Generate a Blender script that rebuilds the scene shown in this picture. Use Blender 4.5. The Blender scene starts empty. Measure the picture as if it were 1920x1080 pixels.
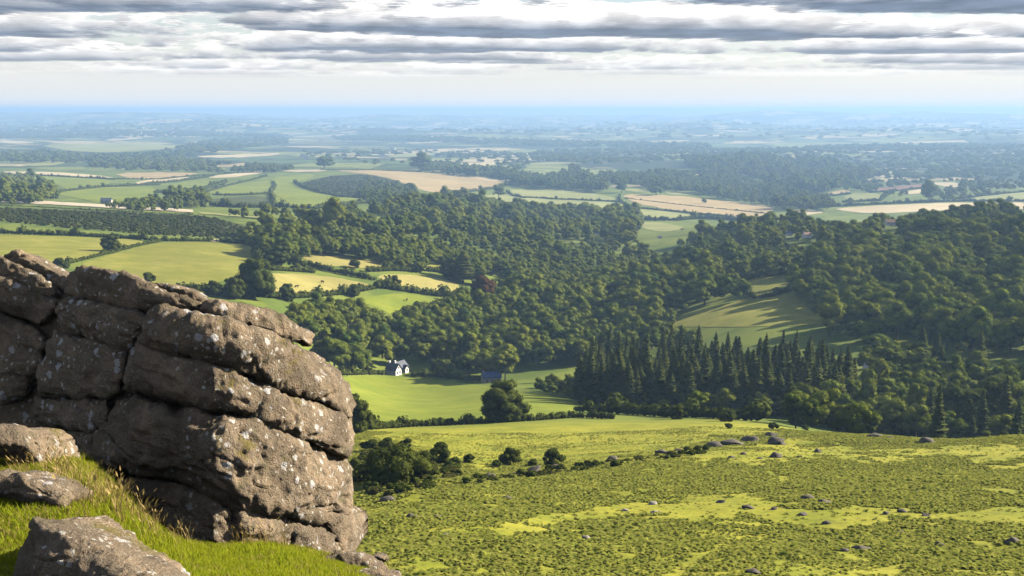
import bpy, bmesh, math, random
import numpy as np
from mathutils import Vector, Matrix
from mathutils.geometry import delaunay_2d_cdt

rng = np.random.default_rng(7)
random.seed(7)
SC = bpy.context.scene
C = SC.collection

# ------------------------------------------------------------------ camera
F, CX, CY = 2156.0, 960.0, 540.0            # focal length in photo pixels, picture centre
PITCH = math.atan((CY - 206.0) / F)         # the horizon stands on row 206
cam_d = bpy.data.cameras.new('camera')
cam = bpy.data.objects.new('camera', cam_d)
C.objects.link(cam)
cam_d.sensor_width = 36.0
cam_d.lens = F / 1920.0 * 36.0
cam_d.clip_start, cam_d.clip_end = 0.1, 200000.0
cam.location = (0, 0, 0)
cam.rotation_euler = (math.pi / 2 - PITCH, 0, 0)
SC.camera = cam

# ------------------------------------------------------------------ sun, sky, exposure
SUN_AZ, SUN_EL = math.radians(70), math.radians(25)
sun_dir = Vector((math.sin(SUN_AZ) * math.cos(SUN_EL), math.cos(SUN_AZ) * math.cos(SUN_EL), math.sin(SUN_EL)))
sun_d = bpy.data.lights.new('sun', 'SUN')
sun_d.energy, sun_d.angle, sun_d.color = 5.0, math.radians(0.5), (1.0, 0.88, 0.68)
sun = bpy.data.objects.new('sun', sun_d)
C.objects.link(sun)
sun.rotation_euler = (-sun_dir).to_track_quat('-Z', 'Y').to_euler()
SC.view_settings.view_transform = 'Standard'
SC.view_settings.look = 'None'
SC.view_settings.exposure = 1.5
SC.view_settings.gamma = 1.0
SC.view_settings.use_curve_mapping = False
SC.cycles.max_bounces = 5
SC.cycles.diffuse_bounces = 0
SC.cycles.glossy_bounces = 1
SC.cycles.transmission_bounces = 2
SC.cycles.transparent_max_bounces = 4
SC.cycles.volume_bounces = 0
SC.cycles.use_denoising = True
SC.cycles.sample_clamp_indirect = 4.0


class NT:
    """small helper for node trees"""
    def __init__(s, tree):
        s.t = tree
        s.n = tree.nodes
        s.l = tree.links

    def new(s, kind, **kw):
        n = s.n.new(kind)
        for k, v in kw.items():
            setattr(n, k, v)
        return n

    def put(s, sock, v):
        if v is None:
            return
        if isinstance(v, bpy.types.NodeSocket):
            s.l.new(v, sock)
        else:
            sock.default_value = v

    def math(s, op, a, b=None, c=None, clamp=False):
        n = s.new('ShaderNodeMath', operation=op, use_clamp=clamp)
        for i, v in enumerate((a, b, c)):
            s.put(n.inputs[i], v)
        return n.outputs[0]

    def vmath(s, op, a, b=None):
        n = s.new('ShaderNodeVectorMath', operation=op)
        s.put(n.inputs[0], a)
        s.put(n.inputs[1], b)
        return n.outputs['Value'] if op in ('LENGTH', 'DISTANCE', 'DOT_PRODUCT') else n.outputs[0]

    def mix(s, f, a, b, kind='MIX'):
        n = s.new('ShaderNodeMix', data_type='RGBA', blend_type=kind)
        s.put(n.inputs[0], f)
        for i, v in ((6, a), (7, b)):
            s.put(n.inputs[i], (*v, 1.0) if isinstance(v, tuple) and len(v) == 3 else v)
        return n.outputs[2]

    def noise(s, vec, scale, detail=4.0, rough=0.55, dist=0.0):
        n = s.new('ShaderNodeTexNoise')
        s.put(n.inputs['Vector'], vec)
        n.inputs['Scale'].default_value = scale
        n.inputs['Detail'].default_value = detail
        n.inputs['Roughness'].default_value = rough
        n.inputs['Distortion'].default_value = dist
        return n.outputs['Fac']

    def voronoi(s, vec, scale, feature='F1', out='Distance', rand=1.0):
        n = s.new('ShaderNodeTexVoronoi', feature=feature)
        s.put(n.inputs['Vector'], vec)
        n.inputs['Scale'].default_value = scale
        n.inputs['Randomness'].default_value = rand
        return n.outputs[out]

    def step(s, v, lo, hi, a=0.0, b=1.0, smooth=True):
        n = s.new('ShaderNodeMapRange', interpolation_type='SMOOTHSTEP' if smooth else 'LINEAR')
        s.put(n.inputs[0], v)
        for i, x in enumerate((lo, hi, a, b)):
            s.put(n.inputs[i + 1], x)
        return n.outputs[0]

    def comb(s, x, y, z):
        n = s.new('ShaderNodeCombineXYZ')
        for i, v in enumerate((x, y, z)):
            s.put(n.inputs[i], v)
        return n.outputs[0]

    def sep(s, v):
        n = s.new('ShaderNodeSeparateXYZ')
        s.put(n.inputs[0], v)
        return n.outputs

    def mapping(s, v, loc=(0, 0, 0), rot=(0, 0, 0), scale=(1, 1, 1)):
        n = s.new('ShaderNodeMapping')
        s.put(n.inputs[0], v)
        n.inputs[1].default_value, n.inputs[2].default_value, n.inputs[3].default_value = loc, rot, scale
        return n.outputs[0]

    def scale_col(s, col, f):
        n = s.new('ShaderNodeVectorMath', operation='SCALE')
        s.put(n.inputs[0], col)
        s.put(n.inputs[3], f)
        return n.outputs[0]


def build_world():
    w = bpy.data.worlds.new('World')
    SC.world = w
    w.use_nodes = True
    t = NT(w.node_tree)
    t.n.clear()
    sky = t.new('ShaderNodeTexSky', sky_type='NISHITA', sun_disc=False)
    sky.sun_elevation, sky.sun_rotation = SUN_EL, SUN_AZ
    sky.altitude, sky.air_density, sky.dust_density, sky.ozone_density = 400.0, 1.0, 0.6, 1.5
    g = t.new('ShaderNodeTexCoord').outputs['Generated']
    d = t.vmath('NORMALIZE', g)
    x, y, z = t.sep(d)
    zc = t.math('MAXIMUM', z, 0.006)
    blue = t.scale_col(sky.outputs[0], 0.055)
    # pale moist air low over the horizon
    pale = t.math('POWER', 2.718, t.math('MULTIPLY', t.math('MAXIMUM', z, 0.0), -1 / 0.065))
    col = t.mix(t.math('MULTIPLY', pale, 0.96), blue, (0.37, 0.36, 0.35))
    # a thin high veil
    hv = t.comb(t.math('DIVIDE', x, zc), t.math('DIVIDE', y, zc), 0.0)
    veil = t.noise(t.mapping(hv, loc=(3.1, 8.2, 0), scale=(0.05, 0.16, 1)), 1.0, 5, 0.6)
    col = t.mix(t.step(veil, 0.42, 0.66, 0, 0.40), col, (0.36, 0.355, 0.345))
    # rows of stratocumulus: horizontal slices through one cloud layer, seen from below
    far_fade = t.step(t.math('DIVIDE', 1.0, zc), 19.0, 40.0, 1.0, 0.0)
    NL = 18
    dark, lit = np.array((0.074, 0.098, 0.138)), np.array((0.58, 0.56, 0.535))
    for i in reversed(range(NL)):
        k = i / (NL - 1)
        h = 1.0 + 0.34 * k
        s = t.math('DIVIDE', h, zc)
        px, py = t.math('MULTIPLY', x, s), t.math('MULTIPLY', y, s)
        big = t.noise(t.comb(t.math('MULTIPLY', px, 0.19), t.math('MULTIPLY', py, 0.30), 4.7), 1.0, 3, 0.55)
        fine = t.noise(t.comb(t.math('MULTIPLY', px, 1.9), t.math('MULTIPLY', py, 1.2), 1.3 + 2.6 * k), 1.0, 6.0, 0.60)
        row = t.math('COSINE', t.math('MULTIPLY', t.math('SUBTRACT', t.math('ADD', py, t.math('MULTIPLY', px, -0.06)), 15.6), 2 * math.pi / 4.4))
        dens = t.math('ADD', t.math('MULTIPLY', big, 1.0), t.math('MULTIPLY', fine, 0.30 + 0.80 * k))
        dens = t.math('ADD', dens, t.math('MULTIPLY', row, 0.10))
        thr = 0.715 + 0.375 * k + 0.08 * k ** 1.6
        a = t.step(t.math('SUBTRACT', dens, thr), 0.0, 0.045 if i else 0.08)
        a = t.math('MULTIPLY', a, t.math('MULTIPLY', far_fade, 0.85 if i else 0.95))
        c = dark + (lit - dark) * min(1.0, 1.5 * k) ** 0.85
        lump = t.step(fine, 0.38, 0.64, 1.22, 0.72, smooth=False)
        col = t.mix(a, col, t.scale_col(tuple(c), lump))
    # distance veils the far rows
    mist = t.math('POWER', 2.718, t.math('MULTIPLY', t.math('MAXIMUM', z, 0.0), -1 / 0.026))
    col = t.mix(t.math('MULTIPLY', mist, 0.92), col, (0.37, 0.36, 0.35))
    bg = t.new('ShaderNodeBackground')
    t.put(bg.inputs[0], col)
    bg.inputs[1].default_value = 0.90
    out = t.new('ShaderNodeOutputWorld')
    t.l.new(bg.outputs[0], out.inputs[0])
    w.cycles.sampling_method = 'MANUAL'
    w.cycles.sample_map_resolution = 512


build_world()

# ------------------------------------------------------------------ noise in numpy


def _hash(ix, iy, iz, seed):
    h = (ix.astype(np.int64) * 374761393 + iy.astype(np.int64) * 668265263 + iz.astype(np.int64) * 2147483647 + seed * 974634777) & 0xFFFFFFFF
    h = ((h ^ (h >> 13)) * 1274126177) & 0xFFFFFFFF
    h = ((h ^ (h >> 16)) * 2246822519) & 0xFFFFFFFF
    h = h ^ (h >> 15)
    return (h & 0xFFFFFF) / float(0xFFFFFF) * 2 - 1


def vnoise(p, seed=0):
    p = np.asarray(p, float)
    i = np.floor(p).astype(np.int64)
    f = p - i
    u = f * f * f * (f * (f * 6 - 15) + 10)
    r = 0
    for dx in (0, 1):
        for dy in (0, 1):
            for dz in (0, 1):
                w = (u[..., 0] if dx else 1 - u[..., 0]) * (u[..., 1] if dy else 1 - u[..., 1]) * (u[..., 2] if dz else 1 - u[..., 2])
                r = r + w * _hash(i[..., 0] + dx, i[..., 1] + dy, i[..., 2] + dz, seed)
    return r


def fbm(p, octaves=4, seed=0, gain=0.5):
    p = np.asarray(p, float)
    a, s, r = 1.0, 1.0, 0
    for o in range(octaves):
        r = r + a * vnoise(p * s + 17.3 * o, seed + o)
        a *= gain
        s *= 2.03
    return r


def fbm2(x, y, wl, octaves=3, seed=0, gain=0.5):
    return fbm(np.stack([x / wl, y / wl, np.zeros_like(x) + 0.37], -1), octaves, seed, gain)


# ------------------------------------------------------------------ the lie of the land
SP, CP = math.sin(PITCH), math.cos(PITCH)


def ray(px, py):
    u, v = (np.asarray(px, float) - CX) / F, (CY - np.asarray(py, float)) / F
    return u, CP + v * SP, -SP + v * CP


def theta_d(px, py):
    x, y, z = ray(px, py)
    return np.arctan2(x, y), -z / np.hypot(x, y)


# surveyed points: (column, row, distance in metres) read off the photograph
S = []


def col(px, *pairs):
    for py, r in pairs:
        S.append((px, py, r))


for px in (-300, 0, 150):
    col(px, (1150, 9.2), (1080, 10.6), (1000, 12.0), (930, 13.8), (880, 15.4), (850, 17.0))
col(300, (1150, 9.6), (1080, 11.4), (1020, 14.2), (1000, 15.6), (990, 17.5))
col(480, (1150, 10.2), (1080, 12.6), (1040, 15.0), (1020, 16.2))
col(640, (1150, 11.0), (1090, 14.2), (1060, 16.0), (1052, 17.4))
col(730, (1150, 12.0), (1100, 14.8), (1085, 16.6))
H = []          # hidden ground: (column, distance, height)
for px in (-300, 0, 300, 480):
    H += [(px, 24, -9.5), (px, 40, -17), (px, 80, -34), (px, 180, -58), (px, 350, -84)]
for px in (640, 730):
    H += [(px, 24, -10.6), (px, 45, -20)]
for px in (1000, 1300, 1600, 1920, 2200):
    H += [(px, 10, -5.2), (px, 15, -8.2), (px, 25, -13), (px, 45, -21.5)]
for px in (-300, 300, 960, 1600, 2200):
    H += [(px, 2.5, -1.75), (px, 4, -2.4)]
H += [(-300, 6, -3.0), (300, 6, -3.1), (960, 6, -3.4), (1600, 6, -3.4), (2200, 6, -3.4)]
col(700, (1040, 80), (960, 108), (905, 140), (860, 180), (825, 225), (795, 300), (760, 385), (712, 545), (690, 585), (640, 625), (600, 665), (560, 700), (520, 770), (480, 880), (455, 980))
col(960, (1080, 70), (1000, 90), (930, 122), (888, 155), (865, 190), (825, 235), (792, 295), (775, 335), (740, 440), (715, 540), (690, 600), (640, 660), (580, 750), (530, 890), (505, 1010))
col(1200, (1080, 72), (1000, 95), (940, 118), (870, 165), (835, 205), (812, 245), (790, 290), (775, 350), (765, 430), (735, 500), (680, 590), (620, 680), (560, 800), (520, 950))
col(1430, (1080, 74), (1000, 98), (940, 122), (870, 165), (832, 205), (800, 262))
H += [(1430, 330, -88), (1430, 430, -112), (1430, 540, -116)]
col(1400, (600, 640), (565, 700), (535, 770))
col(1650, (1080, 76), (1000, 100), (940, 125), (870, 175), (825, 225), (816, 240))
H += [(1650, 300, -86), (1650, 400, -108)]
col(1650, (690, 500), (655, 550), (620, 590))
col(1650, (575, 660), (500, 800), (455, 960), (430, 1080))
col(1920, (1080, 78), (1000, 102), (940, 128), (870, 178), (828, 222), (818, 238))
H += [(1920, 300, -86), (1920, 400, -106)]
col(1920, (680, 520), (600, 640), (500, 800), (450, 960), (415, 1150))
col(2200, (1000, 104), (820, 236), (680, 520), (600, 640), (500, 800), (450, 960), (415, 1150))
# left hillside over the valley
for px in (-300, 0):
    col(px, (560, 560), (505, 650), (470, 740), (442, 850), (415, 1010), (395, 1160), (377, 1300), (350, 1600), (325, 2050))
col(300, (560, 570), (520, 640), (480, 740), (455, 840), (425, 1010), (400, 1180), (387, 1290), (350, 1620), (325, 2100))
col(500, (560, 610), (520, 680), (480, 800), (450, 930), (420, 1080), (390, 1300), (350, 1650), (325, 2100))
col(700, (430, 1080), (400, 1280), (372, 1500), (350, 1720), (322, 2150))
col(960, (440, 1200), (395, 1480), (372, 1640), (352, 1900), (312, 2700))
H += [(960, 1080, -134)]
col(1200, (475, 1120), (440, 1270), (395, 1530), (365, 1750), (345, 2000), (312, 2750))
col(1430, (440, 1130), (415, 1270))
H += [(1430, 1400, -134)]
col(1430, (395, 1560), (375, 1800), (340, 2300), (300, 3000))
H += [(1650, 1300, -128), (1920, 1350, -128)]
col(1650, (392, 1560), (365, 1850), (335, 2500), (300, 3300))
col(1920, (385, 1620), (362, 1900), (335, 2500), (300, 3300))
H += [(2200, 1350, -128)]
col(2200, (385, 1620), (335, 2500), (300, 3300))
for px in (-300, 0, 300, 500, 700, 960, 1200, 1430, 1650, 1920, 2200):
    rise = np.interp(px, [1000, 1920], [0.0, 1.0])
    col(px, (270, 4600), (251, 6500), (233, 11000), (222 - 3 * rise, 19000), (214 - 6 * rise, 33000))


def stretch(r):
    q = min(1.0, max(0.0, (math.log(r) - math.log(1080)) / (math.log(1750) - math.log(1080))))
    return r * (1 + 0.62 * q * q * (3 - 2 * q))


S = [(px, py, min(stretch(r), 60000 + r * .01)) for px, py, r in S]
H = [(px, stretch(r), z * stretch(r) / r) for px, r, z in H]
SX, SR, SZ = [], [], []
for px, py, r in S:
    th, d = theta_d(px, py)
    SX.append(th), SR.append(math.log(r)), SZ.append(math.log(d * r))
for px, r, z in H:
    th, d = theta_d(px, 600)
    SX.append(th), SR.append(math.log(r)), SZ.append(math.log(-z))
SX, SR, SZ = np.array(SX), np.array(SR), np.array(SZ)
TS = 3.2


def _tps(a, b):
    d2 = ((a[:, None, :] - b[None, :, :]) ** 2).sum(-1)
    return 0.5 * d2 * np.log(d2 + 1e-12)


_P = np.stack([SX * TS, SR], -1)
_n = len(_P)
_A = np.zeros((_n + 3, _n + 3))
_A[:_n, :_n] = _tps(_P, _P) + np.eye(_n) * 0.004
_A[:_n, _n:] = np.c_[np.ones(_n), _P]
_A[_n:, :_n] = _A[:_n, _n:].T
_W = np.linalg.solve(_A, np.r_[SZ, 0, 0, 0])
GT = np.linspace(-0.60, 0.60, 181)
GR = np.linspace(math.log(2.0), math.log(64000), 640)
_gt, _gr = np.meshgrid(GT * TS, GR, indexing='ij')
_Q = np.stack([_gt.ravel(), _gr.ravel()], -1)
GZ = np.concatenate([_tps(q, _P) @ _W[:_n] + _W[_n] + q @ _W[_n + 1:] for q in np.array_split(_Q, 16)]).reshape(_gt.shape)


def smooth01(v, lo, hi):
    t = np.clip((v - lo) / (hi - lo), 0, 1)
    return t * t * (3 - 2 * t)


def height(x, y):
    x, y = np.asarray(x, float), np.asarray(y, float)
    r = np.hypot(x, y) + 1e-6
    th = np.clip(np.arctan2(x, y), -0.5999, 0.5999)
    fi = (th - GT[0]) / (GT[1] - GT[0])
    fj = np.clip((np.log(r) - GR[0]) / (GR[1] - GR[0]), 0, len(GR) - 1.001)
    i, j = fi.astype(int), fj.astype(int)
    u, v = fi - i, fj - j
    g = (GZ[i, j] * (1 - u) + GZ[i + 1, j] * u) * (1 - v) + (GZ[i, j + 1] * (1 - u) + GZ[i + 1, j + 1] * u) * v
    z = -np.exp(g)
    z = z + fbm2(x, y, 2.2, 2, 3) * 0.06 * (1 - smooth01(r, 25, 60))
    z = z + (fbm2(x, y, 14, 3, 5) * 0.40 + fbm2(x, y, 42, 2, 6) * 0.8) * smooth01(r, 40, 90) * (1 - smooth01(r, 200, 300))
    z = z + fbm2(x, y, 130, 2, 9) * 1.6 * smooth01(r, 320, 600)
    z = z + fbm2(x, y, 330, 2, 15) * 3.5 * smooth01(r, 800, 1200) * (1 - smooth01(r, 3000, 4000))
    z = z + fbm2(x, y, 1900, 3, 11) * (24 * smooth01(r, 3600, 6500) + 60 * smooth01(r, 8000, 15000))
    z = z + np.abs(fbm2(x, y, 7500, 3, 13)) * 150 * smooth01(r, 15000, 30000) - 20 * smooth01(r, 15000, 30000)
    # long hills: one range at about twenty kilometres, a lower one nearer on the right
    th0 = np.arctan2(x, y)
    far1 = np.exp(-((np.log(r) - math.log(21000)) / 0.16) ** 2)
    z = z + far1 * (88 + 55 * fbm2(x, y, 5200, 3, 17) + 42 * smooth01(th0, 0.05, 0.40))
    far2 = np.exp(-((np.log(r) - math.log(11500)) / 0.14) ** 2)
    z = z + far2 * np.clip(30 + 75 * fbm2(x, y, 3600, 2, 19), 0, 90) * smooth01(th0, -0.25, 0.05)
    z = np.where(r > 4000, np.minimum(z, 32.0), z)
    return z


# a table of the land as seen from the camera: bearing by distance
VT = np.linspace(-0.58, 0.58, 1161)
VR = np.linspace(math.log(8.0), math.log(58000), 760)
_vt, _vr = np.meshgrid(VT, np.exp(VR), indexing='ij')
VZ = height(np.sin(_vt) * _vr, np.cos(_vt) * _vr)


def cast(px, py, off=0.0, rmin=8.0):
    """where the view through a pixel first meets the land (lifted by off)"""
    px, py = np.atleast_1d(np.asarray(px, float)), np.atleast_1d(np.asarray(py, float))
    th, d = theta_d(px, py)
    fi = np.clip((th - VT[0]) / (VT[1] - VT[0]), 0, len(VT) - 1.001)
    i = fi.astype(int)
    u = (fi - i)[:, None]
    rs = np.exp(VR)
    k0 = int(np.searchsorted(rs, rmin))
    hz = VZ[i] * (1 - u) + VZ[i + 1] * u
    gap = -d[:, None] * rs - (hz + off)
    gap[:, :k0] = 1e9
    hit = gap <= 0
    k = np.where(hit.any(1), hit.argmax(1), len(rs) - 1)
    k = np.maximum(k, k0 + 1)
    a = np.arange(len(th))
    g0, g1 = gap[a, k - 1], gap[a, k]
    f = np.clip(g0 / (g0 - g1 + 1e-9), 0, 1)
    r = rs[k - 1] + (rs[k] - rs[k - 1]) * f
    x, y = np.sin(th) * r, np.cos(th) * r
    return x, y, height(x, y)


def visible(x, y, z, off, slack=0.0012, rmin=150.0):
    """is a point lifted by off above the land clear of nearer land lifted by the same"""
    th, r = np.arctan2(x, y), np.hypot(x, y)
    i = np.clip(np.round((th - VT[0]) / (VT[1] - VT[0])).astype(int), 0, len(VT) - 1)
    j = np.clip(((np.log(r) - VR[0]) / (VR[1] - VR[0])).astype(int), 0, len(VR) - 1)
    rs = np.exp(VR)
    D = -(VZ + off) / rs
    D[:, rs < rmin] = 9.0
    low = np.minimum.accumulate(D, 1)
    return -(z + off) / r <= low[i, j] + slack


def project(x, y, z):
    f = y * CP - z * SP
    v = y * SP + z * CP
    return CX + F * x / f, CY - F * v / f


def at(px, py, off=0.0):
    x, y, z = cast(px, py, off)
    return float(x[0]), float(y[0]), float(z[0])


def in_poly(px, py, poly):
    poly = np.asarray(poly, float)
    inside = np.zeros(px.shape, bool)
    x0, y0 = poly[-1]
    for x1, y1 in poly:
        c = (y0 > py) != (y1 > py)
        inside ^= c & (px < (x1 - x0) * (py - y0) / (y1 - y0 + 1e-12) + x0)
        x0, y0 = x1, y1
    return inside


def densify(pts, step, closed=True):
    out = []
    n = len(pts)
    for i in range(n if closed else n - 1):
        a, b = np.array(pts[i], float), np.array(pts[(i + 1) % n], float)
        k = max(1, int(np.ceil(np.linalg.norm(b - a) / step)))
        out += [tuple(a + (b - a) * j / k) for j in range(k)]
    if not closed:
        out.append(tuple(pts[-1]))
    return out


def rounded(pts, it=2, closed=True):
    """corner cutting"""
    for _ in range(it):
        out = []
        n = len(pts)
        for i in range(n if closed else n - 1):
            a, b = np.array(pts[i], float), np.array(pts[(i + 1) % n], float)
            out += [tuple(a * .75 + b * .25), tuple(a * .25 + b * .75)]
        if not closed:
            out = [tuple(pts[0])] + out + [tuple(pts[-1])]
        pts = out
    return pts


# ------------------------------------------------------------------ object helpers
def mesh_obj(name, verts, faces, mat, parent=None, smooth=False, data_name=None):
    me = bpy.data.meshes.new(data_name or name)
    verts = np.asarray(verts, np.float32)
    if isinstance(faces, np.ndarray):
        nf, k = faces.shape
        me.vertices.add(len(verts))
        me.vertices.foreach_set('co', verts.ravel())
        me.loops.add(nf * k)
        me.loops.foreach_set('vertex_index', faces.astype(np.int32).ravel())
        me.polygons.add(nf)
        me.polygons.foreach_set('loop_start', np.arange(0, nf * k, k, dtype=np.int32))
        me.update(calc_edges=True)
    else:
        me.from_pydata([tuple(map(float, v)) for v in verts], [], faces)
    if smooth:
        me.shade_smooth()
    if mat:
        me.materials.append(mat)
    o = bpy.data.objects.new(name, me)
    C.objects.link(o)
    o.parent = parent
    return o


def tag(o, label=None, cat=None, group=None, kind=None):
    if label:
        o['label'] = label
    if cat:
        o['category'] = cat
    if group:
        o['group'] = group
    if kind:
        o['kind'] = kind
    return o


def thing(name, loc, label, cat, group=None, rz=0.0, scale=(1, 1, 1)):
    o = bpy.data.objects.new(name, None)
    o.empty_display_size = 0.3
    C.objects.link(o)
    o.location, o.rotation_euler, o.scale = loc, (0, 0, rz), scale
    return tag(o, label, cat, group)


def material(name):
    m = bpy.data.materials.new(name)
    m.use_nodes = True
    t = NT(m.node_tree)
    t.n.clear()
    out = t.new('ShaderNodeOutputMaterial')
    return m, t, out


def principled(t, out, col, rough=0.8, normal=None, spec=0.25):
    b = t.new('ShaderNodeBsdfPrincipled')
    t.put(b.inputs['Base Color'], (*col, 1.0) if isinstance(col, tuple) and len(col) == 3 else col)
    t.put(b.inputs['Roughness'], rough)
    b.inputs['Specular IOR Level'].default_value = spec
    if normal is not None:
        t.l.new(normal, b.inputs['Normal'])
    if out is not None:
        t.l.new(b.outputs[0], out.inputs[0])
    return b


def bump(t, h, strength, dist, normal=None):
    n = t.new('ShaderNodeBump')
    n.inputs['Strength'].default_value = strength
    n.inputs['Distance'].default_value = dist
    t.l.new(h, n.inputs['Height'])
    if normal is not None:
        t.l.new(normal, n.inputs['Normal'])
    return n.outputs[0]


def plain(name, col, rough=0.8):
    m, t, out = material(name)
    p = t.new('ShaderNodeTexCoord').outputs['Object']
    n = t.noise(p, 1.7, 4, 0.6)
    principled(t, out, t.mix(t.step(n, 0.35, 0.7), tuple(c * 0.82 for c in col), tuple(min(1, c * 1.12) for c in col)), rough)
    return m


def foliage(name, cols, trans=0.25, scale=0.6):
    """leaf material: each tree or bush takes its own shade"""
    m, t, out = material(name)
    oi = t.new('ShaderNodeObjectInfo')
    p = t.new('ShaderNodeTexCoord').outputs['Object']
    n = t.noise(p, scale, 3, 0.6)
    a = t.mix(oi.outputs['Random'], cols[0], cols[1])
    a = t.mix(t.step(n, 0.38, 0.68), a, cols[2])
    d = t.new('ShaderNodeBsdfDiffuse')
    t.put(d.inputs[0], a)
    tr = t.new('ShaderNodeBsdfTranslucent')
    t.put(tr.inputs[0], t.mix(0.5, a, (cols[2][0] * 1.3, cols[2][1] * 1.4, cols[2][2] * 0.6)))
    mx = t.new('ShaderNodeMixShader')
    mx.inputs[0].default_value = trans
    t.l.new(d.outputs[0], mx.inputs[1])
    t.l.new(tr.outputs[0], mx.inputs[2])
    t.l.new(mx.outputs[0], out.inputs[0])
    return m


# ------------------------------------------------------------------ materials of the land
def mat_ground():
    m, t, out = material('ground')
    p = t.new('ShaderNodeNewGeometry').outputs['Position']
    r = t.vmath('LENGTH', p)
    n1 = t.noise(p, 0.11, 5, 0.6)
    n2 = t.noise(p, 0.9, 4, 0.65)
    n3 = t.noise(p, 7.0, 3, 0.6)
    # close turf
    near = t.mix(t.step(n2, 0.35, 0.65), (0.105, 0.135, 0.014), (0.20, 0.205, 0.022))
    near = t.mix(t.step(n3, 0.35, 0.75, 0, 0.5), near, (0.23, 0.20, 0.06))
    # moor turf between the bracken
    moor = t.mix(t.step(n1, 0.36, 0.62), (0.19, 0.215, 0.022), (0.29, 0.285, 0.035))
    moor = t.mix(t.step(n2, 0.42, 0.72, 0, 0.6), moor, (0.115, 0.125, 0.025))
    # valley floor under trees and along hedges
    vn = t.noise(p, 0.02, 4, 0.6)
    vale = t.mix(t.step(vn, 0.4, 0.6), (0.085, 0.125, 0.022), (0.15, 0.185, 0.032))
    # the lowland: parcels of pasture, stubble and wood
    flat = t.comb(*[t.sep(p)[i] for i in (0, 1)], 0.0)
    warp = t.new('ShaderNodeTexNoise')
    warp.inputs['Scale'].default_value = 0.0012
    t.put(warp.inputs['Vector'], flat)
    fl = t.vmath('ADD', flat, t.scale_col(warp.outputs['Color'], 240.0))
    vo = t.new('ShaderNodeTexVoronoi', feature='F1')
    t.put(vo.inputs['Vector'], fl)
    vo.inputs['Scale'].default_value = 1 / 360.0
    pick = t.sep(vo.outputs['Color'])
    parcel = t.mix(t.step(pick[0], 0.40, 0.42), (0.095, 0.14, 0.036), (0.21, 0.235, 0.065))
    parcel = t.mix(t.step(pick[1], 0.66, 0.68), parcel, (0.46, 0.38, 0.21))
    wood = t.step(t.noise(flat, 0.0013, 3, 0.6), 0.47, 0.53)
    parcel = t.mix(t.math('MULTIPLY', wood, t.step(pick[2], 0.3, 0.32)), parcel, (0.025, 0.042, 0.017))
    ed = t.new('ShaderNodeTexVoronoi', feature='DISTANCE_TO_EDGE')
    t.put(ed.inputs['Vector'], fl)
    ed.inputs['Scale'].default_value = 1 / 360.0
    parcel = t.mix(t.step(ed.outputs[0], 0.03, 0.06, 1, 0), parcel, (0.022, 0.038, 0.014))
    parcel = t.mix(t.step(t.noise(flat, 0.012, 3, 0.7), 0.52, 0.60, 0, 0.6), parcel, (0.03, 0.05, 0.018))
    c = t.mix(t.step(r, 26, 50), near, moor)
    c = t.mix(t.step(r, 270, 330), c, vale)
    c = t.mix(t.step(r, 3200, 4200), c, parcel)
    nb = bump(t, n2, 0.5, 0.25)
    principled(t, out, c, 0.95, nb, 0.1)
    return m


def mat_field(name, c0, c1, wl=14.0, stripe=0.0):
    m, t, out = material(name)
    p = t.new('ShaderNodeNewGeometry').outputs['Position']
    n = t.noise(p, 1 / wl, 5, 0.65)
    n2 = t.noise(p, 1 / (wl * 5), 3, 0.5)
    c = t.mix(t.step(n, 0.33, 0.68), c0, c1)
    c = t.mix(t.step(n2, 0.35, 0.7, 0, 0.55), c, tuple(x * 0.72 for x in c0))
    c = t.mix(t.step(t.noise(p, 5.0 / wl, 4, 0.7), 0.52, 0.70, 0, 0.45), c, tuple(x * 0.62 for x in c0))
    if stripe:
        x, y, z = t.sep(t.mapping(p, rot=(0, 0, 0.5)))
        s = t.math('SINE', t.math('ADD', t.math('MULTIPLY', x, 2 * math.pi / stripe), t.math('MULTIPLY', n2, 6.0)))
        c = t.mix(t.step(s, 0.2, 0.9, 0, 0.22), c, tuple(v * 0.7 for v in c1))
    principled(t, out, c, 0.95, None, 0.1)
    return m


M = {}
M['ground'] = mat_ground()
M['pasture'] = mat_field('pasture', (0.145, 0.190, 0.022), (0.215, 0.245, 0.030))
M['meadow'] = mat_field('meadow', (0.175, 0.190, 0.030), (0.265, 0.255, 0.055), 14.0, 11.0)
M['hay'] = mat_field('hay', (0.27, 0.25, 0.075), (0.36, 0.32, 0.11), 14.0, 8.0)
M['stubble'] = mat_field('stubble', (0.36, 0.275, 0.135), (0.44, 0.34, 0.18), 30, 9.0)
M['straw'] = mat_field('straw', (0.48, 0.40, 0.25), (0.56, 0.47, 0.30), 30)
M['palegreen'] = mat_field('pale_grass', (0.235, 0.255, 0.085), (0.31, 0.315, 0.12), 30)
M['plough'] = mat_field('ploughland', (0.20, 0.105, 0.085), (0.25, 0.14, 0.11), 30, 7.0)
M['heath'] = mat_field('heath', (0.050, 0.066, 0.016), (0.09, 0.105, 0.026), 8)
M['lane'] = mat_field('lane', (0.46, 0.40, 0.30), (0.56, 0.49, 0.37), 5)

# ------------------------------------------------------------------ the ground: one sheet to the horizon


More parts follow.
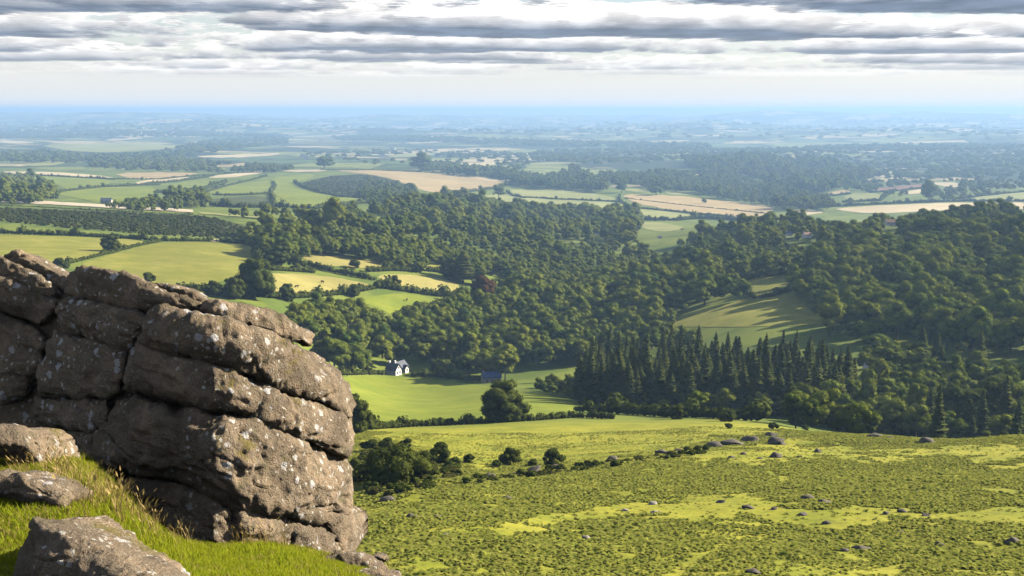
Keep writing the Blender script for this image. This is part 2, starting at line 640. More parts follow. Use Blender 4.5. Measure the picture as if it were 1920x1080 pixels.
def build_ground():
    inner = np.linspace(-0.50, 0.50, 470)
    outer = np.linspace(0.50, 2 * math.pi - 0.50, 60)[1:-1]
    th = np.r_[inner, outer]
    r = np.unique(np.round(np.r_[np.exp(np.linspace(math.log(2.2), math.log(45), 150)),
                                 np.exp(np.linspace(math.log(45), math.log(360), 260)),
                                 np.exp(np.linspace(math.log(360), math.log(3000), 170)),
                                 np.exp(np.linspace(math.log(3000), math.log(60000), 130))], 4))
    T, R = np.meshgrid(th, r, indexing='ij')
    X, Y = np.sin(T) * R, np.cos(T) * R
    Z = height(X, Y)
    nt, nr = T.shape
    V = np.stack([X, Y, Z], -1).reshape(-1, 3)
    i, j = np.meshgrid(np.arange(nt), np.arange(nr - 1), indexing='ij')
    i2 = (i + 1) % nt
    Fq = np.stack([i * nr + j, i * nr + j + 1, i2 * nr + j + 1, i2 * nr + j], -1).reshape(-1, 4)
    V = np.r_[V, [[0, 0, float(height(0.0, 0.1))]]]
    c = len(V) - 1
    cap = np.array([[c, k * nr, ((k + 1) % nt) * nr, c] for k in range(nt)])
    faces = [tuple(f) for f in cap[:, :3].tolist()]
    o = mesh_obj('ground', V, Fq, M['ground'], smooth=True)
    bm = bmesh.new()
    bm.from_mesh(o.data)
    bm.verts.ensure_lookup_table()
    for f in faces:
        bm.faces.new([bm.verts[k] for k in f]).smooth = True
    bm.to_mesh(o.data)
    bm.free()
    tag(o, 'rolling moorland ground falling from the rocks into the wooded valley and out to the horizon', kind='structure')


build_ground()

# ------------------------------------------------------------------ fields, lanes: sheets lying on the land


def drape(name, poly, mat, label, lift=0.0, cut=1, wobble=1.0, rmax=None):
    pts = densify(rounded(poly, cut) if cut else poly, 8)
    px = np.array([p[0] for p in pts])
    py = np.array([p[1] for p in pts])
    k = np.arange(len(px))
    py = py + wobble * vnoise(np.stack([k * 0.4, px * 0 + 3.1, py * 0 + len(px)], -1), 5) * 0.6
    x, y, z = cast(px, py, 0.0)
    r = np.hypot(x, y)
    med = np.median(r)
    r = np.clip(r, med * 0.6, med * 1.7 if rmax is None else rmax)
    th = np.arctan2(x, y)
    A = np.stack([th, np.log(r)], -1)
    st, sr = 0.0045, 0.011
    lo, hi = A.min(0), A.max(0)
    gt, gr = np.meshgrid(np.arange(lo[0] + st / 2, hi[0], st), np.arange(lo[1] + sr / 2, hi[1], sr), indexing='ij')
    gt, gr = gt.ravel(), gr.ravel()
    ins = in_poly(gt, gr, A)
    n = len(A)
    co = [Vector((a * 100, b * 40)) for a, b in A] + [Vector((a * 100, b * 40)) for a, b in zip(gt[ins], gr[ins])]
    vs, es, fs, *_ = delaunay_2d_cdt(co, [], [list(range(n))], 1, 1e-5)
    q = np.array([(v[0] / 100, v[1] / 40) for v in vs])
    rr = np.exp(q[:, 1])
    X, Y = np.sin(q[:, 0]) * rr, np.cos(q[:, 0]) * rr
    Z = height(X, Y) + 0.03 + rr * 0.00025 + lift
    fs2 = []
    for f in fs:
        f = list(f)
        a, b, c = (np.array((X[i], Y[i])) for i in f[:3])
        fs2.append(f if np.cross(b - a, c - a) > 0 else f[::-1])
    o = mesh_obj(name, np.stack([X, Y, Z], -1), fs2, M[mat], smooth=True)
    return tag(o, label, kind='structure')


FIELDS = [
    ('meadow', [(-60, 438), (0, 440), (150, 445), (275, 450), (262, 461), (200, 475), (125, 494), (60, 510), (-60, 515)], 'yellow green meadow at the left edge above the rock'),
    ('meadow', [(310, 454), (400, 455), (468, 461), (482, 474), (470, 488), (500, 505), (440, 522), (380, 536), (300, 545), (180, 525), (138, 500), (215, 476), (270, 462)], 'large rounded yellow green meadow just above the rock'),
    ('hay', [(498, 513), (560, 513), (640, 522), (708, 537), (640, 551), (560, 556), (508, 556), (485, 535)], 'pale hay field with two brown cattle'),
    ('hay', [(560, 479), (610, 475), (680, 485), (738, 497), (700, 504), (640, 501), (590, 497)], 'narrow pale field under the dark tree band'),
    ('hay', [(700, 517), (760, 514), (850, 527), (862, 535), (855, 548), (790, 543), (730, 531)], 'small pale field between two dark hedges'),
    ('pasture', [(650, 563), (720, 552), (775, 550), (818, 567), (812, 578), (765, 586), (752, 606), (730, 588), (695, 572)], 'small bright green field in front of the valley wood'),
    ('pasture', [(900, 511), (925, 511), (972, 528), (945, 541), (912, 532)], 'sliver of bright field at the right end of the tree band'),
    ('meadow', [(792, 497), (852, 496), (858, 509), (800, 509)], 'tiny lit field seen between hedge trees'),
    ('pasture', [(622, 709), (700, 705), (800, 711), (880, 719), (960, 733), (1080, 748), (1098, 768), (1000, 781), (900, 790), (800, 798), (700, 803), (650, 800), (630, 760)], 'broad bright green field in front of the white cottage'),
    ('meadow', [(1378, 529), (1430, 521), (1486, 515), (1482, 545), (1520, 585), (1560, 606), (1480, 612), (1340, 614), (1225, 612), (1290, 588), (1400, 562), (1400, 546)], 'half shaded green field in the gap of the right hand wood'),
    ('pasture', [(1598, 641), (1690, 636), (1702, 650), (1612, 662)], 'dark shaded field behind the conifers'),
    ('straw', [(-40, 321), (0, 322), (110, 323), (216, 332), (200, 336), (100, 330), (0, 326), (-40, 325)], 'long thin straw coloured field at far left'),
    ('pasture', [(-40, 328), (0, 328), (110, 332), (218, 338), (195, 350), (130, 360), (110, 346), (60, 336), (-40, 334)], 'green field under the long straw strip at left'),
    ('pasture', [(98, 363), (170, 353), (270, 350), (302, 357), (265, 373), (220, 379), (190, 381), (150, 373)], 'bright green field behind the lane at left'),
    ('stubble', [(205, 325), (330, 323), (385, 326), (300, 335), (250, 336)], 'tan field between two dark hedges at left'),
    ('straw', [(250, 341), (340, 331), (360, 332), (300, 346), (262, 346)], 'small pale straw field beside a hedge at left'),
    ('straw', [(390, 331), (490, 320), (496, 324), (440, 333), (395, 335)], 'white straw sliver left of the green hill'),
    ('pasture', [(305, 351), (370, 335), (422, 341), (380, 356), (330, 361)], 'shadowed green field behind hedge trees at left'),
    ('pasture', [(378, 363), (430, 347), (500, 338), (514, 346), (506, 362), (440, 366)], 'upper green field on the left half of the far hill'),
    ('pasture', [(505, 335), (580, 325), (594, 332), (552, 343), (585, 359), (640, 369), (692, 372), (650, 383), (590, 389), (525, 387), (510, 366), (516, 346)], 'smooth green field curving round the dark scrub hill'),
    ('heath', [(390, 372), (500, 366), (514, 386), (430, 390), (392, 384)], 'dull green field left below the scrub hill'),
    ('straw', [(528, 320), (612, 317), (612, 322), (530, 323)], 'thin straw strip on the far crest above the green hill'),
    ('stubble', [(620, 319), (740, 321), (830, 327), (962, 342), (930, 354), (870, 359), (820, 363), (786, 356), (760, 345), (720, 331), (660, 324)], 'broad tan stubble field beside the scrub hill'),
    ('straw', [(828, 324), (880, 330), (964, 339), (962, 342), (880, 335)], 'bright straw strip along the top of the tan stubble field'),
    ('palegreen', [(946, 359), (1000, 352), (1070, 357), (1152, 370), (1157, 377), (1070, 374), (1000, 371), (960, 367)], 'upper pale green field in the middle distance'),
    ('palegreen', [(900, 368), (945, 362), (1000, 373), (1090, 377), (1157, 380), (1184, 389), (1145, 400), (1050, 394), (980, 390), (958, 381), (930, 373)], 'lower pale green field in the middle distance'),
    ('stubble', [(1160, 364), (1250, 366), (1350, 376), (1457, 388), (1440, 402), (1415, 413), (1330, 401), (1250, 393), (1190, 381)], 'long pinkish stubble field right of the pale green fields'),
    ('palegreen', [(1188, 391), (1260, 398), (1312, 405), (1290, 413), (1230, 409), (1195, 401)], 'green strip below the pinkish stubble field'),
    ('palegreen', [(1198, 416), (1250, 418), (1294, 430), (1240, 436), (1203, 429)], 'small pale field among the valley trees'),
    ('straw', [(1138, 348), (1207, 347), (1203, 351), (1140, 351)], 'tiny straw strip below the wooded knoll'),
    ('palegreen', [(1166, 354), (1217, 355), (1217, 361), (1178, 360)], 'tiny green field left of the round copse'),
    ('palegreen', [(1246, 357), (1302, 361), (1302, 366), (1250, 365)], 'tiny green field right of the round copse'),
    ('stubble', [(1548, 362), (1592, 355), (1594, 363), (1560, 368)], 'small pink field at right below the blue slope'),
    ('palegreen', [(1576, 369), (1620, 360), (1664, 367), (1650, 375), (1600, 378)], 'pale green field right of the small pink field'),
    ('plough', [(1628, 355), (1740, 344), (1748, 349), (1670, 360)], 'purple brown ploughed field at right'),
    ('straw', [(1688, 361), (1745, 352), (1742, 362), (1700, 365)], 'small straw field below the ploughed field'),
    ('straw', [(1745, 342), (1802, 343), (1804, 352), (1760, 349)], 'small straw field right of the ploughed field'),
    ('straw', [(1560, 391), (1680, 384), (1800, 380), (1960, 381), (1960, 392), (1800, 394), (1700, 398), (1640, 401), (1585, 397)], 'long straw field behind the wooded crest at right'),
    ('palegreen', [(1796, 374), (1920, 360), (1980, 358), (1980, 378), (1870, 381)], 'pale field at the right edge above the straw field'),
    ('straw', [(1484, 391), (1556, 397), (1500, 406), (1478, 402)], 'straw corner behind the crest trees'),
    ('straw', [(862, 300), (948, 298), (925, 303), (868, 304)], 'far straw strip above the dark copse'),
    ('straw', [(858, 306), (932, 304), (927, 311), (862, 311)], 'second far straw strip above the dark copse'),
    ('palegreen', [(75, 271), (210, 269), (330, 272), (345, 276), (240, 286), (160, 286), (95, 278)], 'far pale green field at left under the town'),
    ('straw', [(350, 294), (440, 290), (526, 287), (522, 291), (430, 297)], 'far straw strip right of the pale green field'),
    ('stubble', [(395, 311), (470, 305), (478, 309), (410, 315)], 'far pinkish field behind the dark belt at left'),
    ('palegreen', [(36, 308), (115, 303), (120, 308), (60, 313)], 'far green patch at left behind the dark trees'),
    ('straw', [(0, 264), (62, 266), (62, 270), (0, 269)], 'far straw strip at the left edge'),
    ('straw', [(195, 262), (265, 258), (268, 261), (205, 265)], 'far straw strip under the town'),
    ('palegreen', [(720, 292), (800, 287), (830, 290), (740, 297)], 'far pale patch left of the straw strips'),
    ('palegreen', [(985, 306), (1060, 303), (1080, 307), (1000, 311)], 'far pale patch right of the straw strips'),
]
for mat, poly, label in FIELDS:
    drape('field', poly, mat, label)
# the lane that crosses the left hillside, and the track below it
drape('lane', [(-40, 372), (60, 377), (170, 383), (290, 390), (362, 395), (362, 399), (290, 395.5), (170, 389), (60, 383), (-40, 378)], 'lane', 'pale lane crossing the far hillside at left', lift=0.5, cut=0)
drape('track', [(390, 450), (430, 452), (486, 457), (486, 460), (430, 456), (390, 453)], 'lane', 'short pale track at the edge of the meadows', lift=0.4, cut=0)
drape('track', [(374, 398), (440, 404), (512, 410), (512, 413), (440, 407), (374, 401)], 'palegreen', 'grassy verge carrying on from the pale lane', lift=0.4, cut=0)
drape('heath', [(-40, 388), (100, 392), (250, 398), (380, 405), (450, 420), (500, 440), (460, 446), (330, 440), (180, 428), (60, 415), (-40, 405)], 'heath', 'dark heath slope between the lane and the tree belt', cut=1)
drape('heath', [(556, 345), (620, 330), (690, 326), (740, 338), (790, 357), (760, 372), (680, 371), (630, 366), (585, 356)], 'heath', 'dark heath on the round scrub hill', lift=0.6, cut=1)

# ------------------------------------------------------------------ plants: shared meshes
M['leaf'] = foliage('broadleaf', ((0.036, 0.078, 0.018), (0.165, 0.180, 0.024), (0.155, 0.190, 0.028)), 0.10, 0.35)
M['leaf_light'] = foliage('light_leaf', ((0.098, 0.145, 0.026), (0.18, 0.21, 0.032), (0.20, 0.23, 0.04)), 0.14, 0.5)
M['leaf_copper'] = foliage('copper_leaf', ((0.055, 0.030, 0.016), (0.075, 0.038, 0.02), (0.07, 0.042, 0.02)), 0.2, 0.5)
M['needle'] = foliage('needles', ((0.034, 0.060, 0.018), (0.080, 0.096, 0.026), (0.095, 0.105, 0.03)), 0.08, 0.4)
M['bush'] = foliage('bush_leaf', ((0.040, 0.060, 0.013), (0.068, 0.085, 0.018), (0.08, 0.095, 0.02)), 0.2, 0.9)
M['gorse'] = foliage('gorse_leaf', ((0.055, 0.070, 0.018), (0.085, 0.085, 0.026), (0.085, 0.075, 0.028)), 0.15, 0.9)
M['bracken'] = foliage('bracken_frond', ((0.145, 0.180, 0.032), (0.235, 0.252, 0.045), (0.26, 0.255, 0.065)), 0.30, 0.8)
M['blade'] = foliage('grass_blade', ((0.165, 0.235, 0.014), (0.27, 0.315, 0.022), (0.31, 0.31, 0.04)), 0.45, 1.2)
M['dry'] = foliage('dry_grass', ((0.27, 0.20, 0.085), (0.37, 0.28, 0.13), (0.33, 0.24, 0.10)), 0.25, 1.2)
M['bark'] = plain('bark', (0.10, 0.075, 0.05), 0.9)

_ico_cache = {}


def ico(sub):
    if sub not in _ico_cache:
        bm = bmesh.new()
        bmesh.ops.create_icosphere(bm, subdivisions=sub, radius=1.0)
        _ico_cache[sub] = (np.array([v.co[:] for v in bm.verts]), np.array([[v.index for v in f.verts] for f in bm.faces]))
        bm.free()
    return _ico_cache[sub]


def unit(v):
    return v / (np.linalg.norm(v, axis=-1, keepdims=True) + 1e-9)


def leaf_quads(P, N, size, g, aspect=0.75, bend=0.3):
    """one bent leaf spray (two triangles) at every point"""
    n = len(P)
    T = unit(np.cross(N, g.normal(size=(n, 3))))
    B = np.cross(N, T)
    s = (size * g.uniform(0.65, 1.35, n))[:, None]
    a = aspect * s
    k = bend * s * g.uniform(-1, 1, (n, 1))
    V = np.stack([P - T * s * .5, P - B * a * .5 + N * k, P + T * s * .5, P + B * a * .5 + N * k], 1).reshape(-1, 3)
    q = np.arange(n)[:, None] * 4
    Ft = np.concatenate([q + np.array([[0, 1, 2]]), q + np.array([[0, 2, 3]])], 1).reshape(-1, 3)
    return V, Ft


def merge(parts):
    V, Fs, o = [], [], 0
    for v, f in parts:
        V.append(v)
        Fs.append(np.asarray(f) + o)
        o += len(v)
    return np.concatenate(V), np.concatenate(Fs)


def crown_mesh(seed, R, zc, Hh, lobes, leaves, size, lobe_r=(0.34, 0.52), core=0.92, flat=0.80, sub=2, low=-0.35):
    """a crown of many overlapping leaf clumps round a dark inside"""
    g = np.random.default_rng(seed)
    c = unit(g.normal(size=(lobes, 3)))
    c[:, 2] = np.where(c[:, 2] < low, -c[:, 2] * 0.7, c[:, 2])
    rad = g.uniform(0.30, 0.80, lobes) ** 0.6
    cen = c * rad[:, None] * np.array([R, R, Hh]) * g.uniform(0.75, 1.0, (lobes, 1))
    cen[:, :2] += g.normal(0, R * 0.06, (lobes, 2))
    lr = R * g.uniform(*lobe_r, lobes)
    parts = []
    iv, ifc = ico(sub)
    for k in range(lobes):
        v = iv * (lr[k] * core) * (1 + 0.18 * fbm(iv * 1.6 + seed + k, 2, seed)[:, None]) * np.array([1, 1, flat])
        parts.append((v + cen[k], ifc))
    w = lr ** 2
    pick = g.choice(lobes, leaves, p=w / w.sum())
    n = unit(g.normal(size=(leaves, 3)))
    n[:, 2] = np.where((n[:, 2] < -0.2) & (g.random(leaves) < 0.65), -n[:, 2], n[:, 2])
    P = cen[pick] + n * (lr[pick] * g.uniform(0.84, 1.14, leaves))[:, None] * np.array([1, 1, flat])
    ok = np.ones(leaves, bool)
    for k in range(lobes):
        dd = np.linalg.norm((P - cen[k]) / np.array([1, 1, flat]), axis=1)
        ok &= (dd > lr[k] * 0.74) | (pick == k)
    P, n = P[ok], n[ok]
    N = unit(n + g.normal(0, 0.40, n.shape))
    parts.append(leaf_quads(P, N, size, g))
    V, Ft = merge(parts)
    V[:, 2] += zc
    return V, Ft


def tube(path, radii, k=6):
    path = np.asarray(path, float)
    V, Fq = [], []
    for i, p in enumerate(path):
        d = path[min(i + 1, len(path) - 1)] - path[max(i - 1, 0)]
        d = d / (np.linalg.norm(d) + 1e-9)
        u = np.cross(d, (0.31, 0.93, 0.2))
        u /= np.linalg.norm(u)
        w = np.cross(d, u)
        for j in range(k):
            a = 2 * math.pi * j / k
            V.append(p + radii[i] * (u * math.cos(a) + w * math.sin(a)))
    for i in range(len(path) - 1):
        for j in range(k):
            a, b, c, e = i * k + j, i * k + (j + 1) % k, (i + 1) * k + (j + 1) % k, (i + 1) * k + j
            Fq += [(a, b, c), (a, c, e)]
    return np.array(V), np.array(Fq)


def trunk_mesh(seed, R, base_r, top, limbs=6, k=6):
    g = np.random.default_rng(seed + 900)
    lean = g.normal(0, 0.04 * top, 2)
    path = [(lean[0] * (q / 4) ** 2, lean[1] * (q / 4) ** 2, -1.5 + (top + 1.5) * q / 4) for q in range(5)]
    parts = [tube(path, [base_r * 1.35, base_r, base_r * .8, base_r * .62, base_r * .4], k)]
    for i in range(limbs):
        a = 2 * math.pi * (i + g.uniform(-.3, .3)) / limbs
        z0 = top * g.uniform(0.45, 0.8)
        ln = R * g.uniform(0.5, 0.8)
        pts = [(lean[0] * .4, lean[1] * .4, z0), (math.cos(a) * ln * .5, math.sin(a) * ln * .5, z0 + ln * .35), (math.cos(a) * ln, math.sin(a) * ln, z0 + ln * .6)]
        parts.append(tube(pts, [base_r * .42, base_r * .28, base_r * .1], 5))
    return merge(parts)


def conifer_crown(seed, Ht, R, layers=17, z0=0.14):
    """whorls of drooping boughs up a leader"""
    g = np.random.default_rng(seed)
    parts = []
    for L in range(layers):
        f = L / (layers - 1)
        z = Ht * (z0 + (1 - z0) * f ** 0.92)
        r = R * (1 - f) ** 0.82 * g.uniform(0.8, 1.12) + 0.12
        nb = int(round(10 - 4.5 * f))
        a0 = g.uniform(0, 6.28)
        for b in range(nb):
            a = a0 + 2 * math.pi * b / nb + g.normal(0, 0.14)
            rr = r * g.uniform(0.7, 1.18)
            up = 0.12 - 0.42 * (1 - f) + g.normal(0, .06)
            d = np.array([math.cos(a), math.sin(a), 0.0])
            s = np.array([-math.sin(a), math.cos(a), 0.0])
            w = 0.36 * rr + 0.30
            zz = z + g.normal(0, Ht * 0.012)
            tip = d * rr + np.array([0, 0, zz + up * rr])
            mid = d * rr * .55 + np.array([0, 0, zz + up * rr * .32])
            V = np.array([(0, 0, zz), mid + s * w - (0, 0, .16 * w + .12), mid + (0, 0, .1), mid - s * w - (0, 0, .16 * w + .12), tip,
                          mid * .9 + (0, 0, -.55 * w - .1)])
            parts.append((V, np.array([(0, 1, 2), (0, 2, 3), (1, 4, 2), (2, 4, 3), (0, 5, 4)])))
            m2 = d * rr * .82 + np.array([0, 0, zz + up * rr * .7])
            parts.append((np.array([m2 + s * w * .9 - (0, 0, .3), m2 + d * w * .7, m2 - s * w * .9 - (0, 0, .3), m2 - d * w * .4]), np.array([(0, 1, 3), (1, 2, 3)])))
    v, f = ico(1)
    core = v * np.array([R * .46, R * .46, Ht * .40]) + np.array([0, 0, Ht * .48])
    core[:, :2] *= 1.25 * (1.05 - (core[:, 2:3] / Ht))
    parts.append((core, f))
    m_ = 900
    fz = g.random(m_) ** 1.35
    a_ = g.uniform(0, 6.28, m_)
    r_ = (R * (1 - fz) ** .82 + .1) * g.uniform(.45, 1.0, m_)
    n_ = np.stack([np.cos(a_), np.sin(a_), 0.35 + 0 * a_], -1)
    parts.append(leaf_quads(np.stack([np.cos(a_) * r_, np.sin(a_) * r_, Ht * (z0 + (1 - z0) * fz) - r_ * .25], -1), unit(n_ + g.normal(0, .35, n_.shape)), 0.75, g))
    parts.append(leaf_quads(np.array([[0, 0, Ht * 1.01]]), np.array([[1.0, 0, 0]]), 0.8, g))
    return merge(parts)


PROTO = {}       # kind -> list of (crown mesh, trunk mesh, radius, height)


def raw_mesh(name, VF, mats, smooth=False):
    V, Ft = VF
    me = bpy.data.meshes.new(name)
    me.vertices.add(len(V))
    me.vertices.foreach_set('co', np.asarray(V, np.float32).ravel())
    me.loops.add(len(Ft) * 3)
    me.loops.foreach_set('vertex_index', np.asarray(Ft, np.int32).ravel())
    me.polygons.add(len(Ft))
    me.polygons.foreach_set('loop_start', np.arange(0, len(Ft) * 3, 3, dtype=np.int32))
    me.update(calc_edges=True)
    me.materials.append(mats)
    if smooth:
        me.shade_smooth()
    return me


def proto_tree(kind, seed, R, Ht, lobes, leaves, size, mat, trunk_r=0.35, base=0.26, **kw):
    zc = Ht * (base + (1 - base) * 0.45)
    hh = Ht * (1 - base) * 0.62
    cm = raw_mesh(kind + '_crown', crown_mesh(seed, R, zc, hh, lobes, leaves, size, **kw), M[mat])
    tm = raw_mesh(kind + '_trunk', trunk_mesh(seed, R, trunk_r, Ht * 0.62), M['bark'], True)
    PROTO.setdefault(kind, []).append((cm, tm, R, Ht))


for s in range(5):
    proto_tree('oak', 20 + s, 5.4 + 0.5 * (s % 3), 13 + (s * 7 % 4), 26, 3400, 0.52, 'leaf', base=0.0, lobe_r=(0.20, 0.46), core=0.84)
for s in range(3):
    proto_tree('ash', 40 + s, 4.6, 14.5 - s, 26, 3000, 0.50, 'leaf_light', base=0.02, lobe_r=(0.20, 0.42), core=0.84)
proto_tree('copper', 50, 5.2, 14, 24, 2000, 0.8, 'leaf_copper')
for s in range(3):
    proto_tree('hawthorn', 60 + s, 2.3, 4.0, 22, 2200, 0.30, 'bush', 0.14, -0.05, lobe_r=(0.24, 0.42), core=0.82, low=-0.9)
for s in range(2):
    proto_tree('bush', 70 + s, 1.5, 2.0, 14, 900, 0.30, 'bush', 0.07, 0.02, lobe_r=(0.34, 0.5))
for s in range(2):
    proto_tree('gorse', 80 + s, 1.3, 1.3, 12, 800, 0.24, 'gorse', 0.05, 0.0, lobe_r=(0.34, 0.52))
for s in range(4):
    Ht = 24 + 2.2 * s
    cm = raw_mesh('conifer_crown', conifer_crown(100 + s, Ht, 4.2 + 0.45 * (s % 2), 18, 0.10 if s % 2 else 0.2), M['needle'])
    tm = raw_mesh('conifer_trunk', tube([(0, 0, -1.5), (0, 0, Ht * .5), (0, 0, Ht * .98)], [.36, .24, .04], 6), M['bark'], True)
    PROTO.setdefault('conifer', []).append((cm, tm, 3.6, Ht))


def plant(name, kind, x, y, label, cat, group=None, s=1.0, v=None, rz=None, sz=1.0, z=None, proto=None):
    pr = proto or PROTO[kind][random.randrange(len(PROTO[kind])) if v is None else v % len(PROTO[kind])]
    zz = float(height(np.array([x]), np.array([y]))[0]) if z is None else z
    o = thing(name, (x, y, zz), label, cat, group, random.uniform(0, 6.28) if rz is None else rz, (s, s, s * sz))
    for nm, me in (('crown', pr[0]), ('trunk', pr[1])):
        c = bpy.data.objects.new(nm, me)
        C.objects.link(c)
        c.parent = o
    return o


# ------------------------------------------------------------------ scattering of what nobody could count


def scatter(name, pts, scales, rots, variants, meshes, label, tilt=None):
    """points that carry copies of a few meshes: one object of kind stuff"""
    src = bpy.data.collections.new(name + '_shapes')
    for i, me in enumerate(meshes):
        src.objects.link(bpy.data.objects.new('%s_shape_%02d' % (name, i), me))
    me = bpy.data.meshes.new(name)
    me.vertices.add(len(pts))
    me.vertices.foreach_set('co', np.asarray(pts, np.float32).ravel())
    for nm, ty, key, data in (('size', 'FLOAT_VECTOR', 'vector', scales), ('turn', 'FLOAT_VECTOR', 'vector', rots), ('kind_no', 'INT', 'value', variants)):
        a = me.attributes.new(nm, ty, 'POINT')
        a.data.foreach_set(key, np.ascontiguousarray(data, np.int32 if ty == 'INT' else np.float32).ravel())
    o = bpy.data.objects.new(name, me)
    C.objects.link(o)
    tr = bpy.data.node_groups.new(name + '_scatter', 'GeometryNodeTree')
    tr.interface.new_socket('Geometry', in_out='INPUT', socket_type='NodeSocketGeometry')
    tr.interface.new_socket('Geometry', in_out='OUTPUT', socket_type='NodeSocketGeometry')
    n, l = tr.nodes, tr.links
    gi, go = n.new('NodeGroupInput'), n.new('NodeGroupOutput')
    ci = n.new('GeometryNodeCollectionInfo')
    ci.inputs['Collection'].default_value = src
    ci.inputs['Separate Children'].default_value = True
    ci.inputs['Reset Children'].default_value = True
    ip = n.new('GeometryNodeInstanceOnPoints')

    def named(nm, ty):
        a = n.new('GeometryNodeInputNamedAttribute')
        a.data_type = ty
        a.inputs['Name'].default_value = nm
        return a.outputs['Attribute']
    mp = n.new('GeometryNodeMeshToPoints')
    l.new(gi.outputs[0], mp.inputs['Mesh'])
    l.new(mp.outputs[0], ip.inputs['Points'])
    l.new(ci.outputs[0], ip.inputs['Instance'])
    ip.inputs['Pick Instance'].default_value = True
    l.new(named('kind_no', 'INT'), ip.inputs['Instance Index'])
    e2r = n.new('FunctionNodeEulerToRotation')
    l.new(named('turn', 'FLOAT_VECTOR'), e2r.inputs[0])
    l.new(e2r.outputs[0], ip.inputs['Rotation'])
    l.new(named('size', 'FLOAT_VECTOR'), ip.inputs['Scale'])
    l.new(ip.outputs[0], go.inputs[0])
    md = o.modifiers.new('scatter', 'NODES')
    md.node_group = tr
    return tag(o, label, kind='stuff')


def joined_tree(name, pr, decim=None):
    """crown and trunk in one mesh, for far woods"""
    me = pr[0].copy()
    me.name = name
    return me


# ------------------------------------------------------------------ woods


def sample_wood(poly, spacing, off, seed, jitter=0.42, tol=0.10, rmin=150.0):
    """spots on the ground whose crowns show inside a region of the photograph"""
    g = np.random.default_rng(seed)
    P = np.array(poly, float)
    gx, gy = np.meshgrid(np.linspace(P[:, 0].min(), P[:, 0].max(), 40), np.linspace(P[:, 1].min(), P[:, 1].max(), 24))
    gx, gy = gx.ravel(), gy.ravel()
    ok = in_poly(gx, gy, P)
    gx, gy = np.r_[gx[ok], P[:, 0]], np.r_[gy[ok], P[:, 1]]
    x, y, z = cast(gx, gy, off, rmin)
    r = np.hypot(x, y)
    keep = r < np.percentile(r, 97) * 1.15
    x, y = x[keep], y[keep]
    xs = np.arange(x.min() - spacing, x.max() + spacing, spacing)
    ys = np.arange(y.min() - spacing, y.max() + spacing, spacing * 0.87)
    X, Y = np.meshgrid(xs, ys)
    X = X + (np.arange(len(ys)) % 2)[:, None] * spacing * .5
    X = (X + g.uniform(-jitter, jitter, X.shape) * spacing).ravel()
    Y = (Y + g.uniform(-jitter, jitter, Y.shape) * spacing).ravel()
    Z = height(X, Y)
    px, py = project(X, Y, Z + off)
    ok = in_poly(px, py, P)
    X, Y, Z, px, py = X[ok], Y[ok], Z[ok], px[ok], py[ok]
    if not len(X):
        return X, Y, Z
    ok = visible(X, Y, Z, off, rmin=rmin) & (np.hypot(X, Y) > rmin)
    return X[ok], Y[ok], Z[ok]


WOODS = [   # region, spacing, kinds, scale range, label of its trees, which group
    ([(1486, 510), (1530, 490), (1600, 466), (1750, 452), (1920, 445), (2080, 445), (2080, 650), (1920, 640), (1790, 640), (1720, 615), (1670, 640), (1610, 632), (1545, 600), (1495, 555)], 11.0, ('oak', 'oak', 'oak', 'ash'), (0.65, 1.55), 'rounded broadleaf tree in the right hillside wood'),
    ([(1040, 552), (1150, 512), (1250, 508), (1330, 500), (1385, 530), (1400, 556), (1350, 585), (1280, 590), (1210, 612), (1120, 606), (1050, 604)], 11.0, ('oak', 'oak', 'ash'), (0.7, 1.55), 'broadleaf tree in the copse by the shaded field'),
    ([(545, 600), (580, 572), (650, 572), (735, 598), (760, 600), (815, 580), (900, 540), (960, 540), (1040, 552), (1060, 604), (1120, 612), (1040, 640), (960, 655), (955, 690), (880, 688), (790, 680), (700, 672), (640, 672), (600, 650)], 10.2, ('oak', 'oak', 'ash', 'oak'), (0.75, 1.35), 'broadleaf tree in the wood behind the cottage'),
    ([(588, 452), (640, 446), (700, 446), (800, 462), (900, 480), (1000, 494), (1070, 505), (1100, 525), (1000, 522), (900, 506), (800, 494), (700, 480), (620, 468)], 8.0, ('oak',), (0.75, 1.0), 'dark tree in the band above the hay fields'),
    ([(955, 662), (1060, 612), (1130, 606), (1230, 616), (1310, 632), (1180, 645), (1040, 668)], 9.0, ('oak', 'ash'), (0.8, 1.15), 'broadleaf tree rising behind the conifer stand'),
    ([(1440, 760), (1500, 742), (1600, 725), (1640, 700), (1720, 690), (1800, 670), (1920, 672), (2060, 672), (2060, 800), (1440, 795)], 9.5, ('oak', 'oak', 'ash'), (0.62, 0.95), 'broadleaf tree in the moor edge wood'),
    ([(900, 505), (1000, 515), (1100, 530), (1150, 515), (1100, 545), (1040, 556), (960, 545), (930, 540)], 9.0, ('oak', 'ash'), (0.8, 1.1), 'broadleaf tree at the foot of the dark band'),
]
